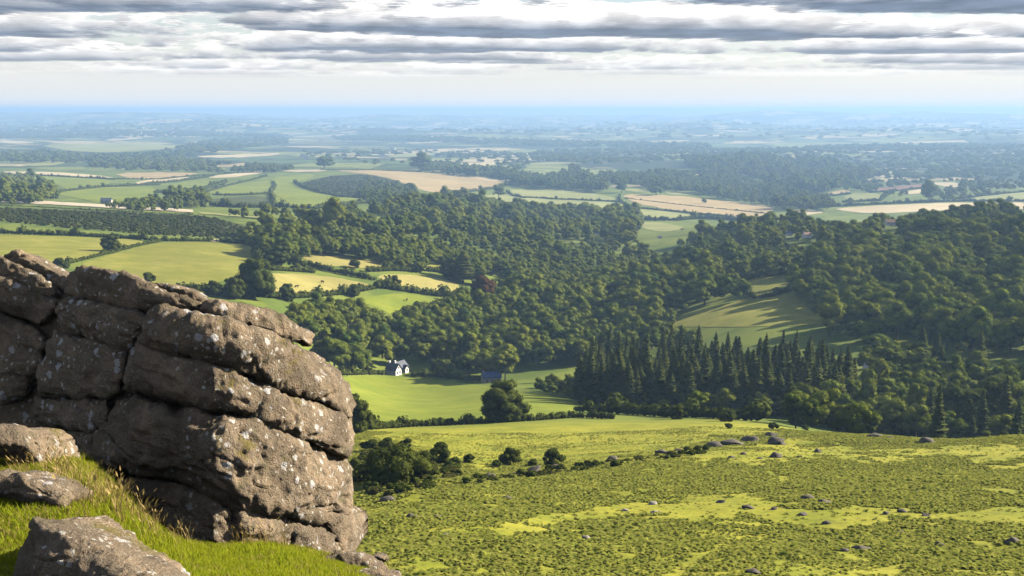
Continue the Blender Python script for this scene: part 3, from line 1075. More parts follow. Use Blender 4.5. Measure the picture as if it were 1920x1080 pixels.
FARWOODS = [
    ([(1610, 668), (1700, 655), (1760, 645), (1780, 690), (1690, 700), (1620, 705)], 9.0, ('oak', 'oak', 'ash'), (0.6, 1.0)),
    ([(990, 715), (1040, 690), (1200, 680), (1400, 680), (1590, 700), (1600, 735), (1400, 750), (1200, 748), (1060, 735)], 9.0, ('oak', 'oak', 'ash'), (0.5, 0.85)),
    ([(1380, 770), (1440, 750), (1600, 735), (1750, 735), (1900, 730), (2000, 740), (2000, 770), (1400, 780)], 8.0, ('oak', 'ash'), (0.45, 0.75)),
    ([(250, 610), (380, 590), (470, 582), (545, 600), (600, 650), (615, 690), (560, 700), (420, 690), (280, 680)], 10.5, ('oak', 'ash'), (0.75, 1.3)),
    ([(1080, 515), (1150, 490), (1230, 468), (1300, 440), (1400, 418), (1480, 408), (1600, 420), (1750, 402), (1920, 396), (2080, 396), (2080, 446), (1750, 452), (1600, 464), (1500, 505), (1400, 520), (1330, 498), (1200, 505)], 11.5, ('oak', 'oak', 'ash'), (0.65, 1.25)),
    ([(440, 434), (560, 412), (680, 396), (760, 390), (840, 368), (930, 388), (1050, 398), (1140, 404), (1200, 412), (1190, 440), (1230, 470), (1150, 488), (1060, 498), (960, 486), (880, 470), (700, 444), (590, 444), (500, 445)], 12.0, ('oak', 'oak', 'ash'), (0.7, 1.35)),
    ([(-60, 417), (120, 429), (250, 437), (300, 447), (150, 443), (0, 440), (-60, 438)], 8.5, ('oak', 'ash'), (0.5, 0.8)),
    ([(440, 438), (560, 430), (600, 440), (590, 470), (520, 470), (480, 462), (470, 450)], 9.0, ('oak',), (0.7, 0.95)),
    ([(690, 340), (740, 345), (790, 358), (770, 378), (700, 375), (670, 362)], 10.0, ('oak',), (0.55, 0.85)),
    ([(1000, 330), (1080, 322), (1130, 340), (1138, 356), (1070, 352), (1000, 347), (930, 340), (870, 330), (830, 322), (900, 322)], 12.0, ('oak',), (0.9, 1.2)),
    ([(1120, 326), (1250, 324), (1370, 324), (1430, 345), (1450, 372), (1440, 382), (1380, 375), (1300, 358), (1220, 352), (1150, 344)], 12.5, ('oak', 'ash'), (0.8, 1.1)),
    ([(1430, 348), (1500, 366), (1560, 378), (1560, 392), (1490, 394), (1450, 384)], 12.0, ('ash', 'oak'), (0.9, 1.2)),
    ([(1280, 300), (1420, 296), (1560, 306), (1640, 330), (1600, 345), (1540, 360), (1470, 352), (1390, 326), (1300, 318)], 16.0, ('oak',), (1.1, 1.5)),
    ([(-40, 345), (40, 338), (90, 352), (110, 366), (60, 372), (-40, 370)], 11.0, ('oak',), (0.8, 1.1)),
    ([(195, 378), (300, 378), (330, 362), (370, 358), (384, 380), (330, 384), (260, 386)], 11.0, ('oak', 'ash'), (0.6, 0.95)),
    ([(430, 392), (560, 396), (700, 392), (760, 380), (830, 372), (760, 392), (650, 402), (520, 404)], 11.0, ('oak', 'ash'), (0.6, 0.95)),
]
BELTS = [   # far belts, wide low masses
    ([(620, 256), (760, 254), (960, 261), (1150, 266), (1330, 271), (1330, 279), (1150, 275), (960, 271), (760, 263), (640, 262)], 34, (2.0, 2.8), 0.9),
    ([(1000, 282), (1200, 276), (1420, 280), (1600, 272), (1750, 269), (1960, 272), (1960, 330), (1800, 334), (1620, 332), (1500, 300), (1300, 300), (1100, 306), (1000, 300)], 34, (1.5, 2.4), 0.55),
    ([(-40, 286), (100, 284), (250, 290), (400, 262), (540, 256), (540, 268), (420, 280), (330, 300), (150, 304), (-40, 300)], 32, (1.5, 2.2), 0.65),
    ([(-40, 246), (150, 243), (330, 246), (540, 250), (540, 256), (330, 256), (150, 258), (-40, 260)], 48, (2.0, 3.0), 0.6),
    ([(160, 306), (340, 298), (480, 308), (560, 314), (540, 320), (340, 318), (180, 314)], 20, (1.1, 1.6), 0.8),
    ([(560, 280), (900, 280), (1000, 290), (980, 318), (800, 310), (600, 306)], 46, (1.3, 2.0), 0.45),
    ([(0, 225), (500, 222), (960, 224), (1920, 222), (1920, 262), (1400, 262), (960, 252), (500, 246), (0, 240)], 120, (2.2, 4.2), 0.42),
    ([(1540, 336), (1760, 336), (1920, 334), (1920, 360), (1800, 372), (1700, 366), (1600, 356)], 17, (0.9, 1.4), 0.30),
    ([(780, 302), (840, 306), (900, 314), (960, 320), (960, 330), (860, 322), (790, 318)], 14, (1.1, 1.5), 0.9),
]
far_kinds = {'oak': 0, 'ash': 5}
far_meshes = [p[0] for p in PROTO['oak']] + [p[0] for p in PROTO['ash']]
nvar = {'oak': 5, 'ash': 3}
cand, far_pts = [], []
for w, (poly, sp, kinds, sr, label) in enumerate(WOODS):
    X, Y, Z = sample_wood(poly, sp, 8.0, 200 + w, rmin=(500.0, 600.0, 430.0, 780.0, 590.0, 285.0, 700.0)[w])
    for x, y, z in zip(X, Y, Z):
        cand.append((w, x, y, z, kinds[random.randrange(len(kinds))], random.uniform(*sr)))
for w, (poly, sp, kinds, sr) in enumerate(FARWOODS):
    X, Y, Z = sample_wood(poly, sp * (1.0, 1.0, 1.0, 1.0, 1.0, 1.35, 1.0, 1.0)[w] if w < 8 else sp * 1.5, 8.0, 300 + w, rmin=(420.0, 400.0, 285.0)[w] if w < 3 else 150.0)
    gap = fbm2(X, Y, 120, 2, 70 + w) < 0.62
    big = np.clip(1 + 0.55 * fbm2(X, Y, 70, 2, 90 + w), .6, 1.5)
    X, Y, Z, big = X[gap], Y[gap], Z[gap], big[gap]
    for x, y, z, bg_ in zip(X, Y, Z, big):
        k = kinds[random.randrange(len(kinds))]
        s = random.uniform(*sr) * bg_ * (1.45 if math.hypot(x, y) > 1500 else 1.0)
        far_pts.append((x, y, z, s, s * random.uniform(.85, 1.1), far_kinds[k] + random.randrange(nvar[k])))
for w, (poly, sp, sr, prob) in enumerate(BELTS):
    sp *= 1.5
    X, Y, Z = sample_wood(poly, sp, 8.0, 400 + w, 0.5, 0.2)
    if len(X):
        keep = rng.random(len(X)) < prob * (0.6 + 0.9 * (fbm2(X, Y, sp * 7, 2, 31) > -0.1))
        for x, y, z in zip(X[keep], Y[keep], Z[keep]):
            s = random.uniform(*sr) * 1.45
            far_pts.append((x, y, z - 1.0, s, min(s, 1.0 + 0.2 * s) * random.uniform(.7, 1.1), random.randrange(8)))
print('wood trees near', len(cand), 'far', len(far_pts))
SIGHT = [(1260, 604, 61), (1320, 592, 61), (1380, 576, 61), (1420, 556, 61), (1450, 534, 61), (746, 699, 60), (921, 716, 44), (1479, 452, 18), (1512, 455, 20), (1668, 432, 22), (1120, 447, 12), (1237, 455, 12)]
_sx, _sy, _ = cast([q[0] for q in SIGHT], [q[1] for q in SIGHT])
_sr = np.hypot(_sx, _sy)


def blocks_view(x, y, z, s):
    r = math.hypot(x, y)
    a, b = project(x, y, z)
    wpx, hpx = 5.5 * s * F / r, 15 * s * F / r
    for (px, py, wd), rr in zip(SIGHT, _sr):
        if r > 1400:
            continue
        dx, dy = x - (rr * math.sin(theta_d(px, py)[0])), y - (rr * math.cos(theta_d(px, py)[0]))
        al = dx * math.sin(SUN_AZ) + dy * math.cos(SUN_AZ)
        if wd in (60, 61) and 0 < al < (34 if wd == 60 else 30) and abs(dx * math.cos(SUN_AZ) - dy * math.sin(SUN_AZ)) < 11:
            return True
        if wd == 61:
            continue
        if r < rr + 9 and abs(a - px) < (wpx + wd / 2) * 0.85 and b - hpx < py - 2 and b > py - 3 and (r > rr * 0.8):
            return True
    return False




def hides_field(a):
    x, y, z, s = a
    k = np.zeros(len(x), bool)
    for f in (0.15, 0.5):
        px, py = project(x, y, z + 13 * f * s)
        for mat, poly, label in FIELDS:
            k |= in_poly(px, py, poly)
    return k


_c = np.array([(c[1], c[2], c[3], c[5]) for c in cand]).T
cand = [c for c, k in zip(cand, hides_field(_c)) if not k]
_c = np.array([(c[0], c[1], c[2], c[3]) for c in far_pts]).T
far_pts = [c for c, k in zip(far_pts, hides_field(_c)) if not k]
cand = [c for c in cand if not blocks_view(c[1], c[2], c[3], c[5])]
far_pts = [c for c in far_pts if not blocks_view(c[0], c[1], c[2], c[3])]
# the trees that show largest stand as single trees, the rest is woodland
cand.sort(key=lambda c: math.hypot(c[1], c[2]) / c[5])
SINGLE = 235
PLACE = {}
for w in range(len(WOODS)):
    q = [(project(c[1], c[2], c[3])[0], math.hypot(c[1], c[2])) for c in cand[:SINGLE] if c[0] == w]
    if q:
        PLACE[w] = (np.percentile([a for a, b in q], [25, 50, 75]), np.percentile([b for a, b in q], [33, 67]))


def whereabouts(pl, x, y, z):
    a = int(np.searchsorted(pl[0], project(x, y, z)[0]))
    b = int(np.searchsorted(pl[1], math.hypot(x, y)))
    return ('near the left end, ', 'left of the middle, ', 'right of the middle, ', 'near the right end, ')[a] + ('front row', 'middle rows', 'back rows')[b]


for w, x, y, z, kind, s in cand[:SINGLE]:
    plant('copper_tree' if kind == 'copper' else 'broadleaf_tree', kind, x, y, WOODS[w][4] + ', ' + whereabouts(PLACE[w], x, y, z), 'tree', ('right hillside wood, ', 'shaded field copse, ', 'valley wood, ', 'long band, ', 'behind the conifers, ', 'moor edge wood, ', 'band foot, ')[w] + whereabouts(PLACE[w], x, y, z), s=s, z=z, sz=random.uniform(.8, 1.12))
for w, x, y, z, kind, s in cand[SINGLE:]:
    far_pts.append((x, y, z, s, s * random.uniform(.9, 1.1), far_kinds[kind] + random.randrange(nvar[kind])))
fp = np.array(far_pts)
scatter('woodland', fp[:, :3], np.stack([fp[:, 3], fp[:, 3], fp[:, 4]], -1), np.stack([fp[:, 0] * 0, fp[:, 0] * 0, rng.uniform(0, 6.28, len(fp))], -1), fp[:, 5], far_meshes,
        'the far woods and tree belts that merge into one mass over the valley and lowland')

# ------------------------------------------------------------------ conifer stand
CON = []
for k, (poly, sp, sr, label) in enumerate([
        ([(1070, 735), (1090, 680), (1130, 664), (1200, 655), (1300, 655), (1400, 655), (1500, 660), (1592, 680), (1604, 716), (1590, 750), (1500, 762), (1380, 768), (1200, 765), (1080, 750)], 6.7, (0.58, 0.86), 'dark spruce in the tall conifer stand'),
        ([(1690, 740), (1760, 712), (1830, 705), (1930, 712), (2000, 720), (2000, 790), (1800, 790), (1720, 780)], 15.0, (0.45, 0.70), 'dark conifer at the right moor edge'),
        ([(1690, 640), (1760, 630), (1850, 640), (1930, 650), (1930, 670), (1800, 665), (1720, 660)], 12.0, (0.55, 0.8), 'conifer standing out of the right hillside wood'),
        ([(880, 650), (960, 620), (1040, 600), (1060, 620), (960, 660)], 16.0, (0.65, 0.85), 'conifer among broadleaf trees behind the cottage')]):
    X, Y, Z = sample_wood(poly, sp, 12.0, 500 + k, rmin=(405.0, 310.0, 480.0, 560.0)[k])
    CON += [(k, x, y, z, random.uniform(*sr), label) for x, y, z in zip(X, Y, Z)]
CON = [c for c in CON if not blocks_view(c[1], c[2], c[3], c[4] * 0.75)]
print('conifers', len(CON))
CON.sort(key=lambda c: math.hypot(c[1], c[2]) / c[4])
CGROUP = ['spruces of the tall stand', 'conifers at the right moor edge', 'conifers in the right wood', 'conifers behind the cottage']
CPL = {}
for k in range(4):
    q = [(project(c[1], c[2], c[3])[0], math.hypot(c[1], c[2])) for c in CON[:260] if c[0] == k]
    if q:
        CPL[k] = (np.percentile([a for a, b in q], [25, 50, 75]), np.percentile([b for a, b in q], [33, 67]))
for k, x, y, z, s, label in CON[:260]:
    wh = whereabouts(CPL[k], x, y, z)
    tr_ = plant('conifer_tree', 'conifer', x, y, label + ', ' + wh, 'tree', CGROUP[k] + ', ' + wh, s=s, z=z, sz=random.uniform(.78, 1.12))

    tr_.scale = (tr_.scale[0] * random.uniform(1.0, 1.5), tr_.scale[1] * random.uniform(1.0, 1.5), tr_.scale[2])
    tr_.rotation_euler = (random.gauss(0, .02), random.gauss(0, .02), tr_.rotation_euler[2])

# ------------------------------------------------------------------ single trees and bushes
proto_tree('spread_oak', 90, 6.1, 11.0, 44, 7000, 0.46, 'bush', 0.5, 0.0, lobe_r=(0.22, 0.36), low=-0.85)
proto_tree('dark_thicket', 93, 3.6, 4.4, 34, 5000, 0.34, 'bush', 0.2, 0.0, lobe_r=(0.24, 0.38))
proto_tree('loose_ash', 91, 3.4, 9.0, 26, 3000, 0.40, 'leaf_light', 0.2, 0.02, lobe_r=(0.20, 0.34), low=-0.85)
proto_tree('round_bush', 92, 3.6, 4.4, 34, 5000, 0.34, 'leaf_light', 0.2, 0.0, lobe_r=(0.24, 0.38))
LONE = [    # column and row of the foot, width in photo pixels, kind, name, label
    (943, 790, 90, 'spread_oak', 'oak_tree', 'big round lone oak on the hedge of the cottage field', 0.86),
    (667, 812, 58, 'spread_oak', 'broadleaf_tree', 'dark tree showing just right of the tall rock', 1.3),
    (700, 800, 26, 'hawthorn', 'hawthorn', 'small bush right of the dark tree beside the rock', 1.0),
    (748, 908, 135, 'dark_thicket', 'thicket', 'wide dark thicket below the tall rock', 0.9),
    (690, 905, 80, 'hawthorn', 'thicket', 'dark thicket between the tall rock and the wide thicket', 0.7),
    (826, 868, 46, 'hawthorn', 'hawthorn', 'upright dark hawthorn right of the wide thicket', 1.1),
    (796, 880, 50, 'hawthorn', 'hawthorn', 'hawthorn pressed against the right side of the wide thicket', 0.9),
    (762, 838, 24, 'hawthorn', 'hawthorn', 'small hawthorn above the wide thicket', 1.0),
    (725, 842, 34, 'hawthorn', 'hawthorn', 'low hawthorn above and left of the wide thicket', 0.8),
    (694, 846, 40, 'hawthorn', 'hawthorn', 'hawthorn right of the rock in the hedge dip', 0.8),
    (880, 868, 26, 'hawthorn', 'hawthorn', 'small bush between the upright hawthorn and the two round ones', 0.9),
    (957, 872, 48, 'hawthorn', 'hawthorn', 'round greyish hawthorn on the pasture edge, left of two', 0.9),
    (1036, 872, 44, 'hawthorn', 'hawthorn', 'round greyish hawthorn on the pasture edge, right of two', 0.9),
    (930, 876, 22, 'bush', 'bush', 'low bush touching the left round hawthorn', 1.0),
    (855, 893, 24, 'bush', 'bush', 'low bush on the bracken edge under the upright hawthorn', 1.0),
    (1000, 874, 20, 'bush', 'bush', 'low bush between the two round hawthorns', 1.0),
    (826, 796, 15, 'hawthorn', 'hawthorn', 'tiny hawthorn standing on the cottage field hedge, left of two', 1.2),
    (845, 795, 17, 'hawthorn', 'hawthorn', 'tiny hawthorn standing on the cottage field hedge, right of two', 1.0),
    (1306, 782, 52, 'loose_ash', 'ash_tree', 'light green leafy tree at the foot of the conifer stand', 0.75),
    (1270, 786, 38, 'hawthorn', 'hawthorn', 'dark bush left of the light green leafy tree', 0.9),
    (1425, 786, 46, 'round_bush', 'hawthorn', 'rounded sunlit bush at the foot of the conifers', 1.15),
    (1365, 790, 40, 'hawthorn', 'hawthorn', 'low dark bush right of the light green leafy tree', 0.7),
    (1450, 804, 18, 'bush', 'bush', 'small round bush alone on the moor edge', 1.1),
    (1367, 803, 16, 'bush', 'bush', 'tiny bush on the moor edge left of the small round one', 0.9),
    (1510, 806, 16, 'bush', 'bush', 'tiny bush on the moor edge right of the small round one', 0.9),
    (1505, 800, 75, 'spread_oak', 'broadleaf_tree', 'bushy tree between the conifers and the sunlit dome bush', 1.1),
    (1560, 802, 70, 'loose_ash', 'ash_tree', 'tall leafy tree left of the sunlit dome bush', 1.0),
    (1628, 800, 50, 'loose_ash', 'ash_tree', 'thin light tree behind the sunlit dome bush', 1.7),
    (1660, 806, 92, 'round_bush', 'willow_bush', 'big sunlit dome shaped bush on the moor edge', 1.0),
    (1715, 808, 46, 'loose_ash', 'ash_tree', 'light thin tree right of the sunlit dome bush', 1.5),
    (1710, 814, 90, 'hawthorn', 'hawthorn', 'dark low bush in front of the sunlit dome bush', 0.55),
    (1790, 812, 80, 'spread_oak', 'broadleaf_tree', 'dark tree on the moor edge near the right side', 1.1),
    (1875, 812, 90, 'spread_oak', 'broadleaf_tree', 'dark tree on the moor edge at the right side of the picture', 1.1),
    (208, 472, 34, 'spread_oak', 'oak_tree', 'lone round tree on the hedge between the two left meadows', 0.85),
    (476, 560, 68, 'spread_oak', 'oak_tree', 'large dark tree at the lower right of the rounded meadow', 1.1),
    (440, 560, 40, 'spread_oak', 'broadleaf_tree', 'smaller tree left of the large dark hedge tree', 1.0),
    (400, 556, 36, 'hawthorn', 'hawthorn', 'hedge tree above the cap slab of the rock', 1.0),
    (364, 556, 28, 'hawthorn', 'hawthorn', 'hedge bush above the top slab of the rock', 1.0),
    (280, 530, 24, 'hawthorn', 'hawthorn', 'bush peeping over the top slab of the rock', 1.0),
    (112, 510, 30, 'hawthorn', 'hawthorn', 'dark bush in the notch of the rock at left', 1.0),
    (597, 474, 50, 'spread_oak', 'oak_tree', 'round tree at the left end of the dark tree band', 1.0),
    (540, 472, 52, 'spread_oak', 'broadleaf_tree', 'broad tree left of the round band end tree', 0.9),
    (496, 480, 44, 'spread_oak', 'broadleaf_tree', 'tree at the right rim of the rounded meadow', 1.0),
    (520, 498, 46, 'spread_oak', 'broadleaf_tree', 'tree on the hedge below the meadow rim', 0.8),
    (556, 506, 34, 'hawthorn', 'hawthorn', 'hedge tree at the left corner of the narrow pale field', 1.0),
    (538, 564, 32, 'spread_oak', 'broadleaf_tree', 'round tree under the pale hay field', 1.0),
    (664, 556, 24, 'spread_oak', 'broadleaf_tree', 'hedge tree at the lower right of the pale hay field', 1.0),
    (664, 503, 24, 'hawthorn', 'hawthorn', 'small round tree on the edge of the narrow pale field', 0.9),
    (740, 536, 22, 'hawthorn', 'hawthorn', 'small tree at the corner of the small pale field', 1.1),
    (868, 530, 52, 'conifer', 'pine_tree', 'dark pine clump left of the bright sliver of field', 0.35),
    (845, 522, 40, 'spread_oak', 'broadleaf_tree', 'tree left of the dark pine clump', 1.0),
    (900, 536, 28, 'spread_oak', 'broadleaf_tree', 'tree in front of the bright sliver of field', 1.2),
    (908, 575, 44, 'copper', 'copper_beech', 'dull reddish copper beech in the valley wood', 1.0),
    (872, 690, 40, 'spread_oak', 'broadleaf_tree', 'dark rounded tree right of the cottage', 1.5),
    (820, 700, 34, 'hawthorn', 'hawthorn', 'bush in front of the trees right of the cottage', 1.0),
    (790, 320, 46, 'oak', 'copse_tree', 'dark block of trees on the far crest above the tan stubble', 0.6),
    (608, 318, 34, 'oak', 'copse_tree', 'round clump of trees on the far crest left of the tan stubble', 0.6),
    (1740, 380, 34, 'oak', 'copse_tree', 'tall round clump of trees among the far right fields', 1.0),
    (1230, 366, 32, 'oak', 'copse_tree', 'round copse below the wooded knoll', 0.6),
    (1320, 383, 10, 'oak', 'broadleaf_tree', 'lone tree in the pinkish stubble field', 0.9),
    (58, 342, 20, 'oak', 'broadleaf_tree', 'round tree above the dark copse at far left', 1.0),
    (500, 404, 24, 'oak', 'broadleaf_tree', 'round tree below the dull green field at left', 1.0),
    (512, 384, 15, 'oak', 'broadleaf_tree', 'tree at the foot of the hedge on the green hill', 1.3),
    (745, 384, 12, 'oak', 'broadleaf_tree', 'small tree on the strip below the scrub hill', 1.5),
    (935, 372, 26, 'oak', 'broadleaf_tree', 'tree at the left corner of the pale green fields', 0.8),
    (1165, 362, 24, 'oak', 'broadleaf_tree', 'tree at the right corner of the pale green fields', 0.7),
]
for px, py, wpx, kind, name, label, sz in LONE:
    x, y, z = at(px, py)
    pr = PROTO[kind][random.randrange(len(PROTO[kind]))]
    s = wpx * math.hypot(x, y) / F / ((1.75 if kind == 'spread_oak' else 2.0) * pr[2])
    plant(name, kind, x, y, label, 'bush' if name in ('bush', 'thicket', 'willow_bush') else 'tree', s=s, sz=sz, z=z - 0.1, proto=pr)

# ------------------------------------------------------------------ hedges


def hedge(path, h, label, w=1.0, gap=0.0, mat='bush', name='hedge', uneven=0.5, seed=0):
    pts = densify(path, 6, False)
    x, y, z = cast([p[0] for p in pts], [p[1] for p in pts])
    ok = np.r_[True, np.hypot(np.diff(x), np.diff(y)) < 0.25 * np.hypot(x, y)[1:]]
    x, y = x[ok], y[ok]
    ln = np.r_[0, np.cumsum(np.hypot(np.diff(x), np.diff(y)))]
    r = float(np.median(np.hypot(x, y)))
    h = h * (1.35 if r > 1500 else 1.0)
    step = h * 0.42
    t = np.arange(0, ln[-1], step)
    if len(t) > 210:
        t = np.linspace(0, ln[-1], 210)
        step = t[1]
    g = np.random.default_rng(seed + 1000)
    if gap:
        t = t[g.random(len(t)) > gap]
    X = np.interp(t, ln, x) + g.normal(0, w * .25, len(t))
    Y = np.interp(t, ln, y) + g.normal(0, w * .25, len(t))
    Z = height(X, Y)
    parts = []
    iv, ifc = ico(1)
    nl = 46 if r < 450 else (26 if r < 1000 else 14)
    for k in range(len(t)):
        hh = h * g.uniform(1 - uneven, 1 + uneven * .6) * (1.7 if g.random() < .08 else 1.0)
        rad = max(step * .75, hh * .5 * w)
        c = np.array([X[k], Y[k], Z[k] + hh * .42])
        sc = np.array([rad, rad, hh * .52])
        parts.append((iv * sc * .85 * (1 + .2 * fbm(iv * 1.5 + k, 2, k)[:, None]) + c, ifc))
        n = unit(g.normal(size=(nl, 3)))
        n[:, 2] = np.where(n[:, 2] < -.2, -n[:, 2], n[:, 2])
        V, Ft = leaf_quads(n * sc * g.uniform(.9, 1.15, (nl, 1)) + c, unit(n + g.normal(0, .4, n.shape)), hh * .26, g)
        parts.append((V, Ft))
    V, Ft = merge(parts)
    o0 = np.array([X.mean(), Y.mean(), Z.mean()])
    o = bpy.data.objects.new(name, raw_mesh(name, (V - o0, Ft), M[mat]))
    o.location = o0
    C.objects.link(o)
    return tag(o, label, 'hedge')


HEDGES = [
    ([(690, 806), (760, 801), (850, 797), (930, 793), (1000, 789), (1080, 783), (1150, 786)], 1.7, 'dark hedge along the near side of the cottage field'),
    ([(1080, 772), (1160, 776), (1250, 782), (1330, 784), (1420, 790)], 3.0, 'scrubby hedge at the foot of the conifer stand'),
    ([(625, 704), (700, 702), (720, 703)], 2.2, 'hedge left of the white cottage'),
    ([(775, 705), (830, 708), (900, 716)], 2.4, 'hedge right of the white cottage'),
    ([(118, 498), (160, 487), (200, 477), (262, 461), (300, 453)], 2.0, 'hedge climbing between the two left meadows'),
    ([(-40, 437), (60, 440), (150, 443), (300, 452), (400, 453), (470, 459)], 3.4, 'long dark hedge along the top of the left meadows'),
    ([(330, 548), (400, 552), (470, 556), (540, 562)], 4.5, 'dark hedge under the rounded meadow'),
    ([(484, 470), (478, 488), (505, 507)], 4.0, 'hedge on the right side of the rounded meadow'),
    ([(505, 507), (560, 510), (590, 512)], 3.0, 'hedge on the upper side of the pale hay field'),
    ([(580, 500), (620, 510), (660, 518), (705, 527)], 4.2, 'thick dark hedge between the narrow field and the hay field'),
    ([(550, 560), (610, 556), (660, 550), (712, 540)], 3.2, 'hedge on the lower side of the pale hay field'),
    ([(690, 510), (740, 508), (790, 511)], 4.0, 'hedge above the small pale field'),
    ([(712, 540), (760, 547), (820, 556), (880, 556)], 4.6, 'dark hedge below the small pale field'),
    ([(740, 500), (790, 508), (860, 514), (905, 524)], 3.6, 'hedge at the right end of the narrow pale field'),
    ([(760, 588), (815, 578), (860, 566)], 5.0, 'tree like hedge right of the small bright field'),
    ([(0, 326), (110, 331), (216, 337)], 3.0, 'thin dark hedge between straw strip and green field at left'),
    ([(112, 361), (150, 356), (190, 351), (300, 347)], 3.5, 'hedge between two green fields at left'),
    ([(205, 336), (300, 337), (390, 328), (496, 323)], 3.0, 'long thin hedge under the tan field at left'),
    ([(262, 348), (330, 341), (400, 331)], 4.0, 'hedge under the small straw field at left'),
    ([(290, 362), (340, 361), (380, 357), (425, 343)], 5.0, 'hedge under the shadowed green field'),
    ([(378, 364), (430, 348), (500, 331)], 3.2, 'hedge climbing the left side of the green hill'),
    ([(512, 342), (516, 350), (507, 364), (514, 386)], 4.0, 'winding hedge dividing the green hill'),
    ([(400, 366), (440, 367), (505, 364)], 3.0, 'hedge across the left half of the green hill'),
    ([(552, 344), (570, 353), (600, 362), (640, 370), (690, 373)], 4.0, 'dark hedge curving under the scrub hill'),
    ([(395, 386), (450, 390), (520, 390), (590, 392), (650, 386), (720, 376)], 5.0, 'row of hedge trees along the foot of the green hill'),
    ([(600, 319), (700, 319), (830, 325)], 2.5, 'thin hedge along the crest above the tan stubble'),
    ([(830, 362), (880, 360), (930, 354), (962, 344)], 5.0, 'dark hedge along the lower side of the tan stubble'),
    ([(985, 371), (1090, 376), (1160, 379)], 3.0, 'thin hedge between the two pale green fields'),
    ([(950, 360), (962, 368), (985, 372)], 3.0, 'short hedge at the left end of the pale green fields'),
    ([(1162, 366), (1160, 378), (1186, 389), (1250, 396), (1340, 405), (1420, 415)], 3.4, 'hedge along the lower side of the pinkish stubble'),
    ([(1172, 372), (1280, 385), (1436, 401)], 1.8, 'thin hedge line crossing the pinkish stubble'),
    ([(1210, 414), (1270, 414), (1310, 410), (1400, 416)], 6.0, 'row of trees below the green strip in mid distance'),
    ([(1550, 369), (1596, 364)], 4.0, 'hedge under the small pink field'),
    ([(1580, 380), (1650, 377), (1672, 362)], 5.0, 'hedge round the pale green field at right'),
    ([(1630, 362), (1690, 358), (1748, 351)], 3.5, 'hedge under the ploughed field'),
    ([(1560, 388), (1680, 382), (1800, 378), (1960, 379)], 5.0, 'long hedge above the straw field at right'),
    ([(1790, 374), (1860, 366), (1960, 357)], 4.0, 'hedge above the pale field at the right edge'),
    ([(-40, 384), (60, 388), (170, 394), (290, 400), (362, 403)], 1.3, 'low dark hedge on the near side of the lane'),
    ([(1390, 548), (1415, 561), (1450, 556), (1482, 546)], 3.0, 'hedge crossing the half shaded field'),
    ([(1384, 530), (1430, 518), (1488, 512)], 4.0, 'dark hedge at the top of the half shaded field'),
]
for k, (path, h, label) in enumerate(HEDGES):
    hedge(path, h, label, seed=k)

# heath scrub
sx, sy, sz_, sk, ss = [], [], [], [], []
for k, (poly, sp, sr) in enumerate([([(-40, 390), (200, 398), (400, 408), (490, 436), (460, 446), (300, 440), (150, 428), (-40, 410)], 5.5, (0.7, 1.5)),
                                    ([(560, 345), (620, 331), (690, 328), (740, 340), (785, 358), (760, 372), (690, 372), (630, 366), (585, 356)], 7.5, (1.0, 1.9)),
                                    ([(660, 860), (700, 845), (780, 850), (860, 872), (840, 905), (760, 925), (680, 930)], 3.0, (0.35, 0.75)),
                                    ([(840, 905), (900, 893), (1000, 884), (1150, 862), (1320, 838), (1330, 846), (1160, 872), (1000, 893), (900, 903)], 2.2, (0.25, 0.55))]):
    X, Y, Z = sample_wood(poly, sp, 0.8 if k < 2 else 0.3, 600 + k, rmin=400.0 if k < 2 else 60.0)
    n = len(X)
    sx += [X]; sy += [Y]; sz_ += [Z - 0.1]
    ss.append(rng.uniform(*sr, n))
sx, sy, sz_, ss = map(np.concatenate, (sx, sy, sz_, ss))
n = len(sx)
scatter('scrub', np.stack([sx, sy, sz_], -1), np.stack([ss, ss, ss * rng.uniform(.7, 1.1, n)], -1), np.stack([ss * 0, ss * 0, rng.uniform(0, 6.28, n)], -1), rng.integers(0, 4, n),
        [p[0] for p in PROTO['bush']] + [p[0] for p in PROTO['gorse']], 'low dark scrub of heather and gorse on the heath slopes and along the bracken edge')
print('scrub', n)

# ------------------------------------------------------------------ bracken on the moor


def frond_clump(seed, fronds=9, ln=0.62, wd=0.20):
    g = np.random.default_rng(seed)
    parts = []
    for k in range(fronds):
        a = 2 * math.pi * k / fronds + g.normal(0, .3)
        d, s = np.array([math.cos(a), math.sin(a), 0]), np.array([-math.sin(a), math.cos(a), 0])
        L, up = ln * g.uniform(.7, 1.2), g.uniform(.55, 1.0)
        c = [d * L * f + np.array([0, 0, up * L * q]) for f, q in ((.05, .10), (.35, .50), (.75, .58), (1.12, .42))]
        ws = [wd * .25, wd, wd * .8, .01]
        V = np.concatenate([[c[i] - s * ws[i], c[i] + s * ws[i]] for i in range(4)])
        Ft = np.array([t for i in range(3) for t in ((2 * i, 2 * i + 1, 2 * i + 3), (2 * i, 2 * i + 3, 2 * i + 2))])
        parts.append((V, Ft))
    return merge(parts)


